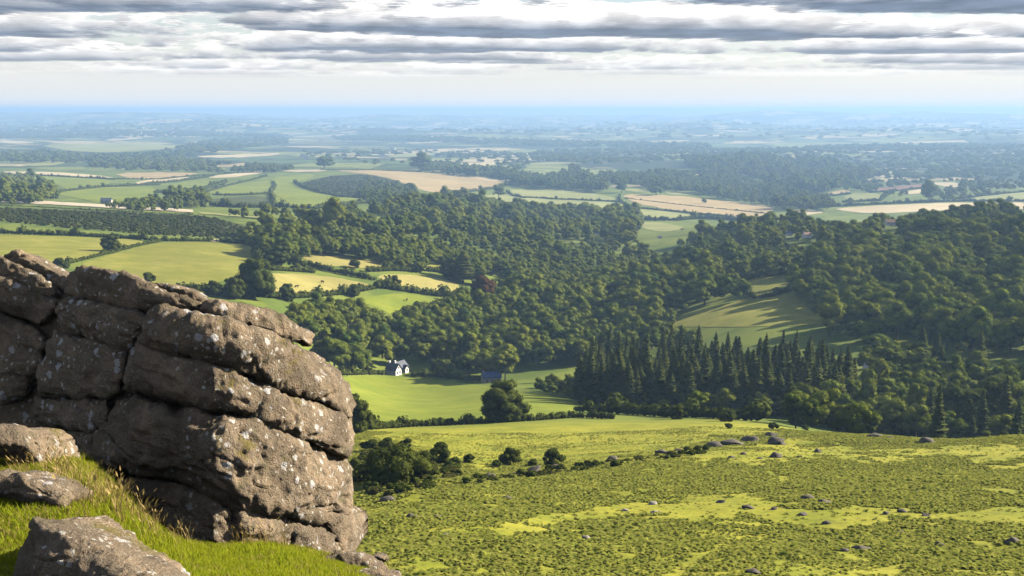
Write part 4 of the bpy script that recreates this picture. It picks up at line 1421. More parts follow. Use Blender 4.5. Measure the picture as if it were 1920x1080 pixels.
LAWNS = [[(930, 992), (1050, 962), (1120, 950), (1250, 945), (1350, 925), (1420, 930), (1480, 945), (1600, 955), (1750, 955), (1930, 966), (1930, 980), (1700, 976), (1560, 986), (1400, 980), (1250, 966), (1150, 978), (1050, 992)],
         [(1290, 852), (1350, 838), (1480, 833), (1560, 838), (1640, 848), (1700, 843), (1800, 834), (1930, 846), (1930, 872), (1800, 862), (1650, 860), (1500, 858), (1400, 868), (1310, 872)],
         [(690, 815), (760, 806), (900, 799), (1050, 793), (1250, 789), (1440, 797), (1440, 812), (1340, 832), (1200, 855), (1000, 876), (900, 872), (800, 850), (720, 835)],
         [(1215, 1085), (1285, 1040), (1330, 1022), (1335, 1030), (1290, 1056), (1240, 1095)],
         [(1560, 1010), (1595, 1032), (1620, 1050), (1585, 1050), (1555, 1030)], [(1580, 1070), (1660, 1060), (1690, 1080), (1600, 1095)],
         [(1430, 900), (1470, 872), (1500, 850), (1508, 856), (1475, 890), (1440, 912)]]
SPB = 0.45
gx, gy = np.meshgrid(np.arange(-95, 135, SPB), np.arange(52, 262, SPB))
gx = (gx + rng.uniform(-.45, .45, gx.shape) * SPB).ravel()
gy = (gy + rng.uniform(-.45, .45, gy.shape) * SPB).ravel()
gz = height(gx, gy)
px, py = project(gx, gy, gz)
rr = np.hypot(gx, gy)
ok = (px > 330) & (px < 2000) & (py > 770) & (py < 1130) & (rr > 55) & (rr < 255)
nz = fbm2(gx, gy, 9, 3, 41)
nz2 = fbm2(gx, gy, 2.6, 2, 43)
lawn = np.zeros(len(gx), bool)
wx, wy = px + 55 * fbm2(gx, gy, 6, 3, 45), py + 15 * fbm2(gx, gy, 6, 3, 46)
for L in LAWNS:
    lawn |= in_poly(wx, wy, L)
past = in_poly(wx, wy, LAWNS[2])
dens = np.where(past, 0.20 + 0.25 * np.clip(nz, 0, 1), np.where(lawn, 0.10, np.clip(0.80 + 0.45 * nz, 0.35, 1.0)))
ok &= (rng.random(len(gx)) < dens) & (nz2 > -0.72)
gx, gy, gz, nz, lawn = gx[ok], gy[ok], gz[ok], nz[ok], lawn[ok]
bs = 0.58 * np.clip(1.0 + 0.35 * nz, .55, 1.5) * rng.uniform(.65, 1.3, len(gx)) * np.where(lawn, .55, 1)
n = len(gx)
print('bracken', n)
scatter('bracken', np.stack([gx, gy, gz - .03], -1), np.stack([bs, bs, bs * rng.uniform(.75, 1.15, n)], -1), np.stack([rng.normal(0, .12, n), rng.normal(0, .12, n), rng.uniform(0, 6.28, n)], -1), rng.integers(0, 4, n),
        [raw_mesh('bracken_clump', frond_clump(700 + s), M['bracken']) for s in range(4)], 'green bracken covering the open moor slope below the rock')

# ------------------------------------------------------------------ granite


def mat_granite():
    m, t, out = material('granite')
    p = t.new('ShaderNodeTexCoord').outputs['Object']
    oi = t.new('ShaderNodeObjectInfo').outputs['Random']
    n1 = t.noise(p, 1.1, 6, 0.62)
    n2 = t.noise(p, 5.5, 6, 0.7)
    n3 = t.noise(p, 34.0, 4, 0.7)
    c = t.mix(t.step(n1, 0.34, 0.66), (0.120, 0.094, 0.068), (0.315, 0.24, 0.168))
    c = t.mix(t.step(n2, 0.42, 0.62, 0, 0.75), c, (0.195, 0.16, 0.12))
    c = t.mix(t.step(n2, 0.55, 0.75, 0, 0.45), c, (0.075, 0.065, 0.055))
    c = t.mix(t.step(n3, 0.54, 0.72, 0, 0.5), c, (0.055, 0.048, 0.042))
    c = t.mix(t.step(n3, 0.30, 0.42, 0.7, 0), c, (0.36, 0.31, 0.26))
    # black crust and moss on the upper sides
    up = t.sep(t.new('ShaderNodeNewGeometry').outputs['Normal'])[2]
    crust = t.math('MULTIPLY', t.step(up, 0.15, 0.75), t.step(t.noise(p, 2.3, 5, 0.65), 0.44, 0.60))
    c = t.mix(t.math('MULTIPLY', crust, 0.55), c, (0.06, 0.05, 0.042))
    moss = t.math('MULTIPLY', t.step(up, 0.1, 0.6), t.step(t.noise(p, 1.4, 5, 0.7), 0.56, 0.66))
    c = t.mix(t.math('MULTIPLY', moss, 0.75), c, (0.15, 0.125, 0.03))
    c = t.mix(t.step(t.noise(p, 2.9, 5, 0.7), 0.54, 0.68, 0, 0.5), c, (0.11, 0.105, 0.05))
    # lichen: grey white rounds and small flecks
    wob = t.new('ShaderNodeTexNoise')
    wob.inputs['Scale'].default_value = 16.0
    wob.inputs['Detail'].default_value = 3
    t.put(wob.inputs['Vector'], p)
    pw = t.vmath('ADD', p, t.scale_col(wob.outputs['Color'], 0.085))
    for sc, lo, hi, gate, colr, amt in ((5.0, 0.28, 0.34, 0.44, (0.50, 0.50, 0.52), .8), (10.0, 0.26, 0.32, 0.42, (0.52, 0.51, 0.48), .8), (20.0, 0.26, 0.34, 0.44, (0.42, 0.41, 0.37), .4)):
        v = t.new('ShaderNodeTexVoronoi', feature='F1')
        t.put(v.inputs['Vector'], pw)
        v.inputs['Scale'].default_value = sc
        rnd = t.sep(v.outputs['Color'])
        spot = t.math('MULTIPLY', t.step(v.outputs['Distance'], lo, hi, 1, 0), t.step(rnd[0], 0.62, 0.66))
        area = t.step(t.noise(p, 0.9, 3, 0.6), gate, gate + 0.10)
        c = t.mix(t.math('MULTIPLY', t.math('MULTIPLY', spot, area), amt), c, colr)
    pit = t.voronoi(pw, 26.0)
    hgt = t.math('ADD', t.math('ADD', t.math('MULTIPLY', n2, 1.0), t.math('MULTIPLY', n3, 0.55)), t.math('MULTIPLY', pit, 0.25))
    nb = bump(t, hgt, 1.0, 0.085)
    principled(t, out, c, 0.92, nb, 0.2)
    return m


M['granite'] = mat_granite()

DX = [-400, -60, 60, 150, 230, 300, 400, 450, 500, 560, 610, 640, 660, 760]
DY = [18.8, 18.0, 17.6, 16.9, 16.35, 16.0, 15.9, 16.12, 16.5, 17.1, 17.8, 18.3, 18.8, 20.0]


def tor_depth(px, py):
    return np.interp(px, DX, DY) + (930 - py) / 400.0 * 0.55


def seg_dist(P, Q):
    """distance of points to a closed outline"""
    d = np.full(len(P), 1e9)
    for i in range(len(Q)):
        a, b = Q[i], Q[(i + 1) % len(Q)]
        ab = b - a
        t = np.clip(((P - a) @ ab) / (ab @ ab + 1e-9), 0, 1)
        d = np.minimum(d, np.linalg.norm(P - a - t[:, None] * ab, axis=1))
    return d


def patch(poly, corners, step):
    """grid over an outline whose four corners are given by index"""
    Q = np.array(poly, float)
    sides = []
    n = len(Q)
    for k in range(4):
        a, b = corners[k], corners[(k + 1) % 4]
        idx = [(a + j) % n for j in range((b - a) % n + 1)]
        s = rounded([tuple(Q[i]) for i in idx], 2, False)
        s = np.array(s)
        ln = np.r_[0, np.cumsum(np.linalg.norm(np.diff(s, axis=0), axis=1))]
        sides.append((s, ln))
    nu = int(max(sides[0][1][-1], sides[2][1][-1]) / step) + 2
    nv = int(max(sides[1][1][-1], sides[3][1][-1]) / step) + 2

    def samp(side, f):
        s, ln = side
        return np.stack([np.interp(f * ln[-1], ln, s[:, 0]), np.interp(f * ln[-1], ln, s[:, 1])], -1)
    u, v = np.linspace(0, 1, nu), np.linspace(0, 1, nv)
    T, Rr, B, L = samp(sides[0], u), samp(sides[1], v), samp(sides[2], 1 - u), samp(sides[3], 1 - v)
    U, Vv = u[:, None, None], v[None, :, None]
    G = (1 - Vv) * T[:, None] + Vv * B[:, None] + (1 - U) * L[None] + U * Rr[None] - ((1 - U) * (1 - Vv) * T[0] + U * (1 - Vv) * T[-1] + (1 - U) * Vv * B[0] + U * Vv * B[-1])
    return G, np.concatenate([T[:-1], Rr[:-1], B[::-1][:-1] if False else B[::-1][:0], ]) if False else G


def swell(poly, a):
    Q = np.array(poly, float)
    n = len(Q)
    area = sum(Q[i][0] * Q[(i + 1) % n][1] - Q[(i + 1) % n][0] * Q[i][1] for i in range(n))
    out = []
    for i in range(n):
        d = unit(Q[(i + 1) % n] - Q[i - 1])
        out.append(tuple(Q[i] + np.array([d[1], -d[0]]) * a * (1 if area > 0 else -1)))
    return out


def rock_block(name, poly, corners, parent, extra=0.0, R=0.30, depth=2.6, rough=1.0, step=3.0, seed=0, flutes=0.0, dfun=tor_depth, drop=0.30, mat='granite'):
    """a joint bounded block: outline on the face, rounded edges, body going back into the hill"""
    G, _ = patch(poly, corners, step)
    nu, nv = G.shape[:2]
    P = G.reshape(-1, 2)
    ring = [(i, 0) for i in range(nu)] + [(nu - 1, j) for j in range(1, nv)] + [(i, nv - 1) for i in range(nu - 2, -1, -1)] + [(0, j) for j in range(nv - 2, 0, -1)]
    ring_id = np.array([i * nv + j for i, j in ring])
    D0 = dfun(P[:, 0], P[:, 1]) + extra
    d = seg_dist(P, P[ring_id]) * D0 / F
    q = 1 - np.clip(d / R, 0, 1)
    D = D0 + R * (1 - np.sqrt(np.maximum(0, 1 - q * q))) * 1.25 - np.clip(d / 1.2, 0, 1) * 0.16
    x, y, z = ray(P[:, 0], P[:, 1])
    V = np.stack([x / y * D, D, z / y * D], -1)
    faces = []
    for i in range(nu - 1):
        for j in range(nv - 1):
            faces.append((i * nv + j, i * nv + j + 1, (i + 1) * nv + j + 1, (i + 1) * nv + j))
    parts = [V]
    cen = V.mean(0)
    prev = ring_id
    base = len(V)
    B = V[ring_id]
    for dep, sh in ((0.10, 0.995), (0.25, 0.985), (0.5, 0.97), (0.9, 0.94), (1.5, 0.88), (depth, 0.72)):
        if dep > depth:
            continue
        L = cen + (B - cen) * np.array([sh, 1, sh])
        L = L + np.array([0, dep, -dep * drop])
        ids = np.arange(base, base + len(L))
        parts.append(L)
        for k in range(len(ids)):
            k2 = (k + 1) % len(ids)
            faces.append((prev[k], prev[k2], ids[k2], ids[k]))
        prev = ids
        base += len(L)
    L = parts[-1].mean(0) + np.array([0, 0.15, 0])
    parts.append(L[None])
    for k in range(len(prev)):
        faces.append((prev[k], prev[(k + 1) % len(prev)], base))
    V = np.concatenate(parts)
    me = bpy.data.meshes.new(name)
    me.from_pydata(V.tolist(), [], [tuple(int(a) for a in f) for f in faces])
    bm = bmesh.new()
    bm.from_mesh(me)
    bmesh.ops.recalc_face_normals(bm, faces=bm.faces)
    bm.to_mesh(me)
    bm.free()
    me.update()
    N = np.zeros(len(V) * 3, np.float32)
    me.vertices.foreach_get('normal', N)
    N = N.reshape(-1, 3)
    w = V + 0.12 * np.stack([fbm(V * 1.3 + 5, 2, 3), fbm(V * 1.3 + 9, 2, 4), fbm(V * 1.3 + 1, 2, 6)], -1)
    h = 0.045 * fbm(w * 0.8 + seed, 2, 50) + 0.026 * fbm(w * 3.4, 3, 60) + 0.022 * fbm(w * 11.0, 2, 70)
    # flaked steps and shallow cracks running with the bedding
    bed = w @ np.array([0.25, 0.1, 1.0])
    fl = fbm(np.stack([w[:, 0] * .9, w[:, 1] * .9, bed * 4.2], -1), 2, 80)
    h += 0.022 * np.tanh(fl * 7)
    cr = np.abs(fbm(np.stack([w[:, 0] * .7, w[:, 1] * .7, bed * 2.2], -1) + seed, 2, 90))
    h -= 0.045 * np.exp(-(cr / 0.03) ** 2)
    if flutes:
        h += flutes * fbm(np.stack([w[:, 0] * 3.4, w[:, 1] * 1.2, w[:, 2] * 1.1], -1), 3, 95)
    V = V + N * (rough * h)[:, None]
    o0 = V.mean(0)
    o0[2] = V[:, 2].min()
    me.vertices.foreach_set('co', (V - (o0 if parent is None else 0)).astype(np.float32).ravel())
    me.shade_smooth()
    me.materials.append(M[mat])
    me.update()
    o = bpy.data.objects.new(name, me)
    C.objects.link(o)
    if parent is None:
        o.location = o0
    else:
        o.parent = parent
        o.matrix_parent_inverse = Matrix.Translation(-Vector(parent.location))
    return o


tor = thing('granite_tor', (-4.3, 16.6, -6.4), 'tall fissured granite tor of stacked blocks filling the lower left of the picture', 'rock')
BLOCKS = [  # outline, corners (upper left, upper right, lower right, lower left), set back, options
    ('crest_block', [(6, 488), (24, 468), (50, 478), (88, 501), (129, 527), (124, 543), (98, 546), (50, 520)], (0, 4, 5, 7), 0.9, dict(R=0.14, seed=1)),
    ('slab', [(-40, 470), (0, 484), (45, 504), (76, 529), (102, 552), (94, 560), (60, 545), (20, 530), (-40, 522)], (0, 4, 5, 8), 0.45, dict(R=0.12, seed=2)),
    ('slab', [(-40, 522), (0, 524), (40, 535), (80, 556), (104, 566), (96, 590), (74, 606), (40, 594), (0, 578), (-40, 572)], (0, 4, 6, 9), 0.25, dict(R=0.14, seed=3)),
    ('granite_block', [(-40, 576), (0, 586), (40, 603), (82, 632), (84, 660), (72, 700), (46, 738), (0, 757), (-40, 762)], (0, 3, 6, 8), 0.15, dict(R=0.22, seed=4)),
    ('granite_block', [(-40, 768), (20, 754), (66, 748), (64, 800), (50, 850), (-40, 850)], (0, 2, 4, 5), 0.8, dict(R=0.22, seed=5)),
    ('top_slab', [(127, 548), (130, 512), (150, 496), (200, 503), (240, 511), (275, 530), (330, 548), (378, 570), (376, 586), (330, 590), (290, 584), (230, 580), (165, 568)], (1, 7, 8, 0), 0.35, dict(R=0.22, seed=6)),
    ('cap_flake', [(268, 534), (300, 533), (345, 540), (382, 564), (376, 572), (330, 566), (290, 552)], (0, 3, 4, 6), 0.75, dict(R=0.07, seed=7, depth=1.5)),
    ('granite_block', [(108, 600), (113, 568), (132, 560), (180, 572), (230, 583), (264, 590), (282, 602), (264, 626), (240, 652), (200, 643), (150, 628)], (1, 6, 8, 0), 0.15, dict(R=0.14, seed=8)),
    ('granite_block', [(88, 655), (102, 622), (150, 633), (200, 649), (232, 662), (236, 684), (224, 728), (206, 743), (130, 741), (74, 736), (72, 708)], (1, 4, 7, 9), 0.05, dict(R=0.16, seed=9)),
    ('granite_block', [(66, 747), (130, 746), (202, 748), (206, 766), (198, 798), (170, 806), (100, 797), (60, 790)], (0, 2, 5, 7), 0.15, dict(R=0.14, seed=10)),
    ('granite_block', [(60, 798), (100, 801), (165, 810), (182, 818), (180, 860), (160, 900), (90, 900), (62, 880)], (0, 3, 5, 7), 0.2, dict(R=0.18, seed=11)),
    ('granite_block', [(260, 640), (264, 610), (278, 590), (302, 576), (350, 585), (400, 597), (457, 611), (514, 623), (542, 643), (567, 652), (592, 672), (615, 691), (624, 712), (640, 735), (650, 752), (653, 782), (628, 768), (583, 748), (536, 742), (476, 706), (410, 678), (340, 662)], (2, 13, 15, 0), 0.0, dict(R=0.26, seed=12, rough=1.2)),
    ('cap_slab', [(373, 578), (385, 564), (420, 560), (450, 565), (490, 577), (530, 592), (556, 612), (564, 630), (554, 637), (525, 630), (480, 616), (430, 602), (385, 591)], (1, 6, 8, 12), 0.30, dict(R=0.13, seed=13, depth=1.8, rough=1.2)),
    ('granite_block', [(232, 726), (234, 700), (246, 668), (258, 645), (300, 655), (410, 680), (476, 709), (536, 745), (583, 751), (627, 771), (645, 784), (657, 806), (658, 832), (649, 852), (628, 848), (590, 834), (560, 818), (501, 791), (457, 779), (394, 770), (300, 750)], (3, 10, 13, 0), 0.0, dict(R=0.22, seed=14, rough=1.1)),
    ('granite_block', [(186, 880), (180, 845), (187, 808), (202, 778), (222, 750), (250, 742), (300, 757), (394, 778), (457, 787), (501, 800), (567, 831), (615, 855), (640, 882), (653, 912), (658, 940), (655, 968), (628, 962), (600, 950), (610, 978), (568, 978), (530, 968), (478, 955), (426, 942), (396, 926), (340, 904), (260, 894)], (4, 12, 15, 0), -0.05, dict(R=0.29, seed=15, rough=1.2, flutes=.05)),
    ('granite_block', [(602, 950), (630, 958), (651, 974), (656, 1000), (654, 1042), (636, 1044), (632, 1004), (608, 978)], (0, 2, 4, 7), 0.12, dict(R=0.12, seed=16)),
    ('base_block', [(196, 900), (260, 896), (340, 908), (398, 932), (436, 950), (446, 985), (440, 1040), (330, 1040), (230, 1000), (200, 940)], (0, 4, 6, 8), 0.08, dict(R=0.22, seed=17, flutes=.035)),
    ('base_block', [(438, 950), (480, 959), (530, 972), (548, 986), (548, 1050), (480, 1060), (440, 1050)], (0, 3, 4, 6), 0.10, dict(R=0.18, seed=18, flutes=.035)),
    ('base_block', [(546, 986), (570, 981), (604, 983), (632, 1003), (642, 1030), (640, 1065), (560, 1065), (546, 1050)], (0, 3, 5, 7), 0.08, dict(R=0.14, seed=19)),
    ('inner_rock', [(-60, 600), (60, 560), (140, 530), (260, 560), (400, 600), (520, 650), (600, 730), (630, 830), (636, 940), (630, 1060), (400, 1060), (200, 1000), (60, 940), (-60, 900)], (0, 4, 9, 13), 0.75, dict(R=.5, seed=20, step=8.0, depth=1.5)),
]
for name, poly, cor, ex, kw in BLOCKS:
    rock_block(name, swell(poly, 3.0), cor, tor, ex, **kw)


def near_depth(d0, dx=0.0, dy=0.0, cx=0, cy=0):
    return lambda px, py: d0 + (px - cx) * dx + (py - cy) * dy


FORE = [
    ([(-50, 800), (0, 793), (40, 794), (72, 812), (90, 838), (92, 868), (80, 884), (40, 872), (-50, 850)], (0, 3, 6, 8), near_depth(13.9, 0.004, 0, 40), dict(R=.32, seed=31, depth=1.2), 'rounded sunlit boulder at the left edge beside the dark tor'),
    ([(-60, 890), (0, 886), (50, 890), (100, 905), (126, 920), (132, 940), (110, 966), (60, 962), (0, 945), (-60, 940)], (0, 4, 6, 9), near_depth(12.0, -0.002, 0, 40), dict(R=.20, seed=32, depth=1.0), 'black and white stained flat boulder in the bright grass at left'),
    ([(16, 1110), (26, 1050), (48, 1010), (50, 984), (62, 970), (96, 978), (150, 1000), (200, 1030), (250, 1062), (300, 1100), (330, 1150), (16, 1150)], (4, 9, 10, 11), near_depth(9.3, -0.0022, -0.002, 60, 1000), dict(R=.30, seed=33, depth=1.1), 'pointed boulder with a pale lit back at the bottom left'),
    ([(604, 1046), (640, 1034), (672, 1036), (700, 1048), (722, 1068), (700, 1082), (650, 1080), (610, 1066)], (0, 4, 5, 7), near_depth(16.4, 0.002, 0, 650), dict(R=.12, seed=34, depth=0.8, rough=.8), 'low grey slab at the right foot of the tor'),
    ([(600, 1090), (650, 1073), (700, 1068), (745, 1076), (760, 1100), (700, 1130), (610, 1130)], (0, 3, 5, 6), near_depth(15.2, 0.001, 0, 650), dict(R=.12, seed=35, depth=0.8, rough=.7), 'pale flat stone at the very bottom below the tor'),
    ([(686, 1048), (700, 1036), (722, 1040), (728, 1054), (700, 1060)], (0, 2, 3, 4), near_depth(18.2), dict(R=.10, seed=36, depth=0.5, rough=.6), 'small grey stone right of the low slab'),
]
for poly, cor, df, kw, label in FORE:
    tag(rock_block('boulder', poly, cor, None, 0.0, dfun=df, **kw), label, 'rock')


def boulder_mesh(seed, sub=4):
    v, f = ico(sub)
    g = np.random.default_rng(seed)
    v = v.copy()
    for _ in range(9):
        n = unit(g.normal(size=3))
        k = g.uniform(.55, .85)
        d = v @ n
        v = v - np.maximum(0, d - k)[:, None] * n * .9
    v = v * (1 + .16 * fbm(v * 1.4 + seed, 3, seed) + .04 * fbm(v * 6, 2, seed + 5))[:, None]
    return raw_mesh('boulder', (v * np.array([1, .8, .62]), f), M['moor_rock'], True)


M['moor_rock'] = plain('moor_rock', (0.105, 0.095, 0.082), 0.95)
BOULD = [boulder_mesh(800 + k, 3) for k in range(5)]
MOOR = [
    (1340, 838, 34, 'dark outcrop boulder at the left end of the moor outcrop'), (1372, 834, 44, 'long dark boulder in the middle of the moor outcrop'), (1402, 830, 40, 'lumpy boulder at the right end of the moor outcrop'),
    (1452, 833, 40, 'square dark boulder right of the moor outcrop'), (1448, 818, 28, 'small dark boulder just above the square dark one'), (1740, 830, 28, 'lone dark boulder near the right moor edge'),
    (1640, 820, 30, 'flat boulder on the moor crest left of the lone dark one'), (1668, 822, 16, 'small stone beside the flat crest boulder'), (1453, 858, 30, 'flat dark boulder below the square dark one'),
    (1372, 858, 14, 'small stone below the outcrop, left of two'), (1394, 852, 14, 'small stone below the outcrop, right of two'), (1425, 860, 12, 'small stone left of the flat dark boulder'), (1497, 858, 14, 'small stone right of the flat dark boulder'),
    (1532, 848, 18, 'stone on the upper lawn'), (1545, 943, 30, 'dark boulder at the end of the bright lawn'), (1515, 936, 30, 'low slab left of the dark lawn boulder'),
    (1402, 953, 24, 'dark stone in the middle of the bright lawn'), (1350, 943, 22, 'dark stone on the left part of the bright lawn'), (1450, 955, 16, 'small stone right of the middle of the lawn'),
    (1503, 966, 20, 'stone under the lawn, left of the pair'), (1550, 982, 18, 'stone below the bright lawn'), (1692, 960, 20, 'stone at the thin right end of the lawn, left one'), (1735, 967, 18, 'stone at the thin right end of the lawn, right one'),
    (1660, 964, 16, 'small stone before the thin end of the lawn'), (1616, 1032, 36, 'dark angular boulder in the bracken at the bottom right'), (1585, 1034, 18, 'small stone left of the dark angular boulder'),
    (1412, 1075, 30, 'grey slab at the bottom edge of the bracken'), (831, 1008, 30, 'pale boulder with a white sunlit side in the bracken'), (1222, 946, 22, 'pale stone at the left end of the lawn'),
    (1230, 962, 22, 'dark stone under the pale lawn stone'), (1174, 958, 16, 'dark stone left of the pale lawn stone'), (950, 935, 22, 'dark stone in the bracken under the hawthorns'), (880, 962, 26, 'dark flat stone in the left bracken'),
    (770, 972, 30, 'dark mossy stone in the bracken right of the tor'), (820, 972, 24, 'dark stone right of the mossy one'), (727, 940, 36, 'dark hummock stone close to the tor'), (916, 895, 26, 'boulder of the tumbled wall, left end'),
    (1000, 884, 34, 'largest boulder of the tumbled wall'), (1040, 878, 26, 'boulder of the tumbled wall right of the largest'), (968, 890, 24, 'boulder of the tumbled wall left of the largest'), (1150, 862, 24, 'boulder of the tumbled wall below the pasture'),
    (1240, 850, 26, 'boulder near the right end of the tumbled wall'), (1270, 846, 18, 'last stone at the right end of the tumbled wall'), (1760, 1025, 24, 'stone in the bracken near the bottom right'), (1900, 1018, 34, 'dark boulder at the right edge of the bracken'),
    (1690, 1000, 18, 'small stone above the bottom right bracken'), (1100, 1010, 20, 'stone in the lower bracken right of the pale boulder'),
]
M['pale_rock'] = plain('pale_rock', (0.30, 0.28, 0.25), 0.9)
for k, (px_, py_, wpx, label) in enumerate(MOOR):
    x, y, z = at(px_, py_)
    s = wpx * math.hypot(x, y) / F / 1.8
    me = BOULD[k % 5]
    if 'pale' in label:
        me = me.copy()
        me.materials.clear()
        me.materials.append(M['pale_rock'])
    o = bpy.data.objects.new('boulder', me)
    C.objects.link(o)
    o.location = (x, y, z + s * .08)
    o.rotation_euler = (random.uniform(-.2, .2), random.uniform(-.2, .2), random.uniform(-.6, .6))
    o.scale = (s, s * random.uniform(.8, 1.1), s * random.uniform(.55, .95))
    tag(o, label, 'rock', 'boulders on the moor')

# ------------------------------------------------------------------ turf and dry grass close by


def tuft(seed, blades, h, spread, w, lean=0.35, seedhead=False):
    g = np.random.default_rng(seed)
    parts = []
    for k in range(blades):
        a, r = g.uniform(0, 6.28), spread * math.sqrt(g.random())
        b = np.array([math.cos(a) * r, math.sin(a) * r, -.01])
        hh = h * g.uniform(.6, 1.2)
        dr = g.uniform(0, 6.28)
        ln = lean * hh * g.uniform(.4, 1.6)
        o = np.array([math.cos(dr) * ln, math.sin(dr) * ln, 0])
        s = np.array([-math.sin(dr), math.cos(dr), 0]) * w
        m = b + o * .35 + (0, 0, hh * .6)
        t = b + o + (0, 0, hh)
        V = [b - s, b + s, m - s * .7, m + s * .7, t]
        Ft = [(0, 1, 3), (0, 3, 2), (2, 3, 4)]
        if seedhead and g.random() < .6:
            q = unit(o + (0, 0, hh * .5)) * .09
            V += [t - s * 2.2 + q * .4, t + s * 2.2 + q * .4, t + q]
            Ft += [(4, 6, 7), (4, 7, 5)]
        parts.append((np.array(V), np.array(Ft)))
    return merge(parts)


ROCKPX = [np.array(p[0]) for p in FORE[:3]] + [np.array(BLOCKS[-1][1])]
n0 = 44000
X = rng.uniform(-9.5, 1.5, n0)
Y = rng.uniform(7.5, 19, n0)
Z = height(X, Y)
px, py = project(X, Y, Z)
ok = (px > -80) & (px < 800) & (py < 1130) & (py > 780)
X, Y, Z, px, py = X[ok], Y[ok], Z[ok], px[ok], py[ok]
n = len(X)
k1 = fbm2(X, Y, 1.6, 3, 51)
sz = 0.62 * np.clip(1 + .6 * k1, .4, 1.8) * rng.uniform(.55, 1.3, n)
var = np.where(rng.random(n) < np.clip(.10 + .25 * fbm2(X, Y, 1.1, 2, 53), .02, .5), 3, rng.integers(0, 3, n))
scatter('grass', np.stack([X, Y, Z], -1), np.stack([sz, sz, sz], -1), np.stack([rng.normal(0, .15, n), rng.normal(0, .15, n), rng.uniform(0, 6.28, n)], -1), var,
        [raw_mesh('grass_tuft', tuft(900 + k, 16, .10, .09, .006, .5), M['blade']) for k in range(3)] + [raw_mesh('grass_tuft_dry', tuft(910, 12, .10, .07, .005, .5), M['dry'])],
        'bright green turf on the bank in front of the tor')
print('grass', n)
DP, DS = [], []
for path, num, spread, hs in (([(128, 895), (160, 930), (205, 962), (260, 985), (330, 1004), (430, 1016), (560, 1026), (640, 1042)], 240, .30, (.5, 1.15)),
                              ([(640, 1050), (700, 1072), (760, 1078), (800, 1080)], 70, .5, (.5, 1.0)),
                              ([(0, 838), (50, 850), (100, 880), (130, 896)], 60, .25, (.5, .9)),
                              ([(110, 955), (135, 945), (140, 930)], 20, .15, (.4, .7))):
    q = np.array(densify(path, 4, False))
    x, y, z = cast(q[:, 0], q[:, 1])
    k = rng.integers(0, len(x), num)
    X = x[k] + rng.normal(0, spread, num)
    Y = y[k] + rng.normal(0, spread, num)
    ok = np.hypot(X, Y) < 22
    DP.append(np.stack([X, Y, height(X, Y)], -1)[ok])
    DS.append(rng.uniform(*hs, num)[ok])
DP, DS = np.concatenate(DP), np.concatenate(DS)
n = len(DP)
scatter('dry_grass', DP, np.stack([DS, DS, DS], -1), np.stack([rng.normal(0, .12, n), rng.normal(0.15, .12, n), rng.uniform(0, 6.28, n)], -1), rng.integers(0, 3, n),
        [raw_mesh('dry_grass_tuft', tuft(920 + k, 9, .27, .07, .0045, .45, True), M['dry']) for k in range(3)], 'dry straw coloured grass stems along the foot of the tor')

# ------------------------------------------------------------------ buildings
M['white_wall'] = plain('whitewash', (0.78, 0.77, 0.74), 0.8)
M['stone_wall'] = plain('stone_wall', (0.42, 0.38, 0.33), 0.9)
M['slate'] = plain('slate', (0.085, 0.10, 0.135), 0.6)
M['blue_roof'] = plain('blue_roof', (0.06, 0.10, 0.22), 0.6)
M['tile'] = plain('roof_tile', (0.20, 0.12, 0.09), 0.8)
M['pane'] = plain('window_glass', (0.04, 0.05, 0.07), 0.15)
M['door'] = plain('door_paint', (0.10, 0.14, 0.18), 0.5)


def boxes(name, mat, parent, bx):
    V, Fq = [], []
    for (x0, x1, y0, y1, z0, z1) in bx:
        b = len(V)
        V += [(x, y, z) for z in (z0, z1) for x, y in ((x0, y0), (x1, y0), (x1, y1), (x0, y1))]
        Fq += [tuple(b + i for i in f) for f in ((0, 3, 2, 1), (4, 5, 6, 7), (0, 1, 5, 4), (1, 2, 6, 5), (2, 3, 7, 6), (3, 0, 4, 7))]
    return mesh_obj(name, V, Fq, M[mat], parent)


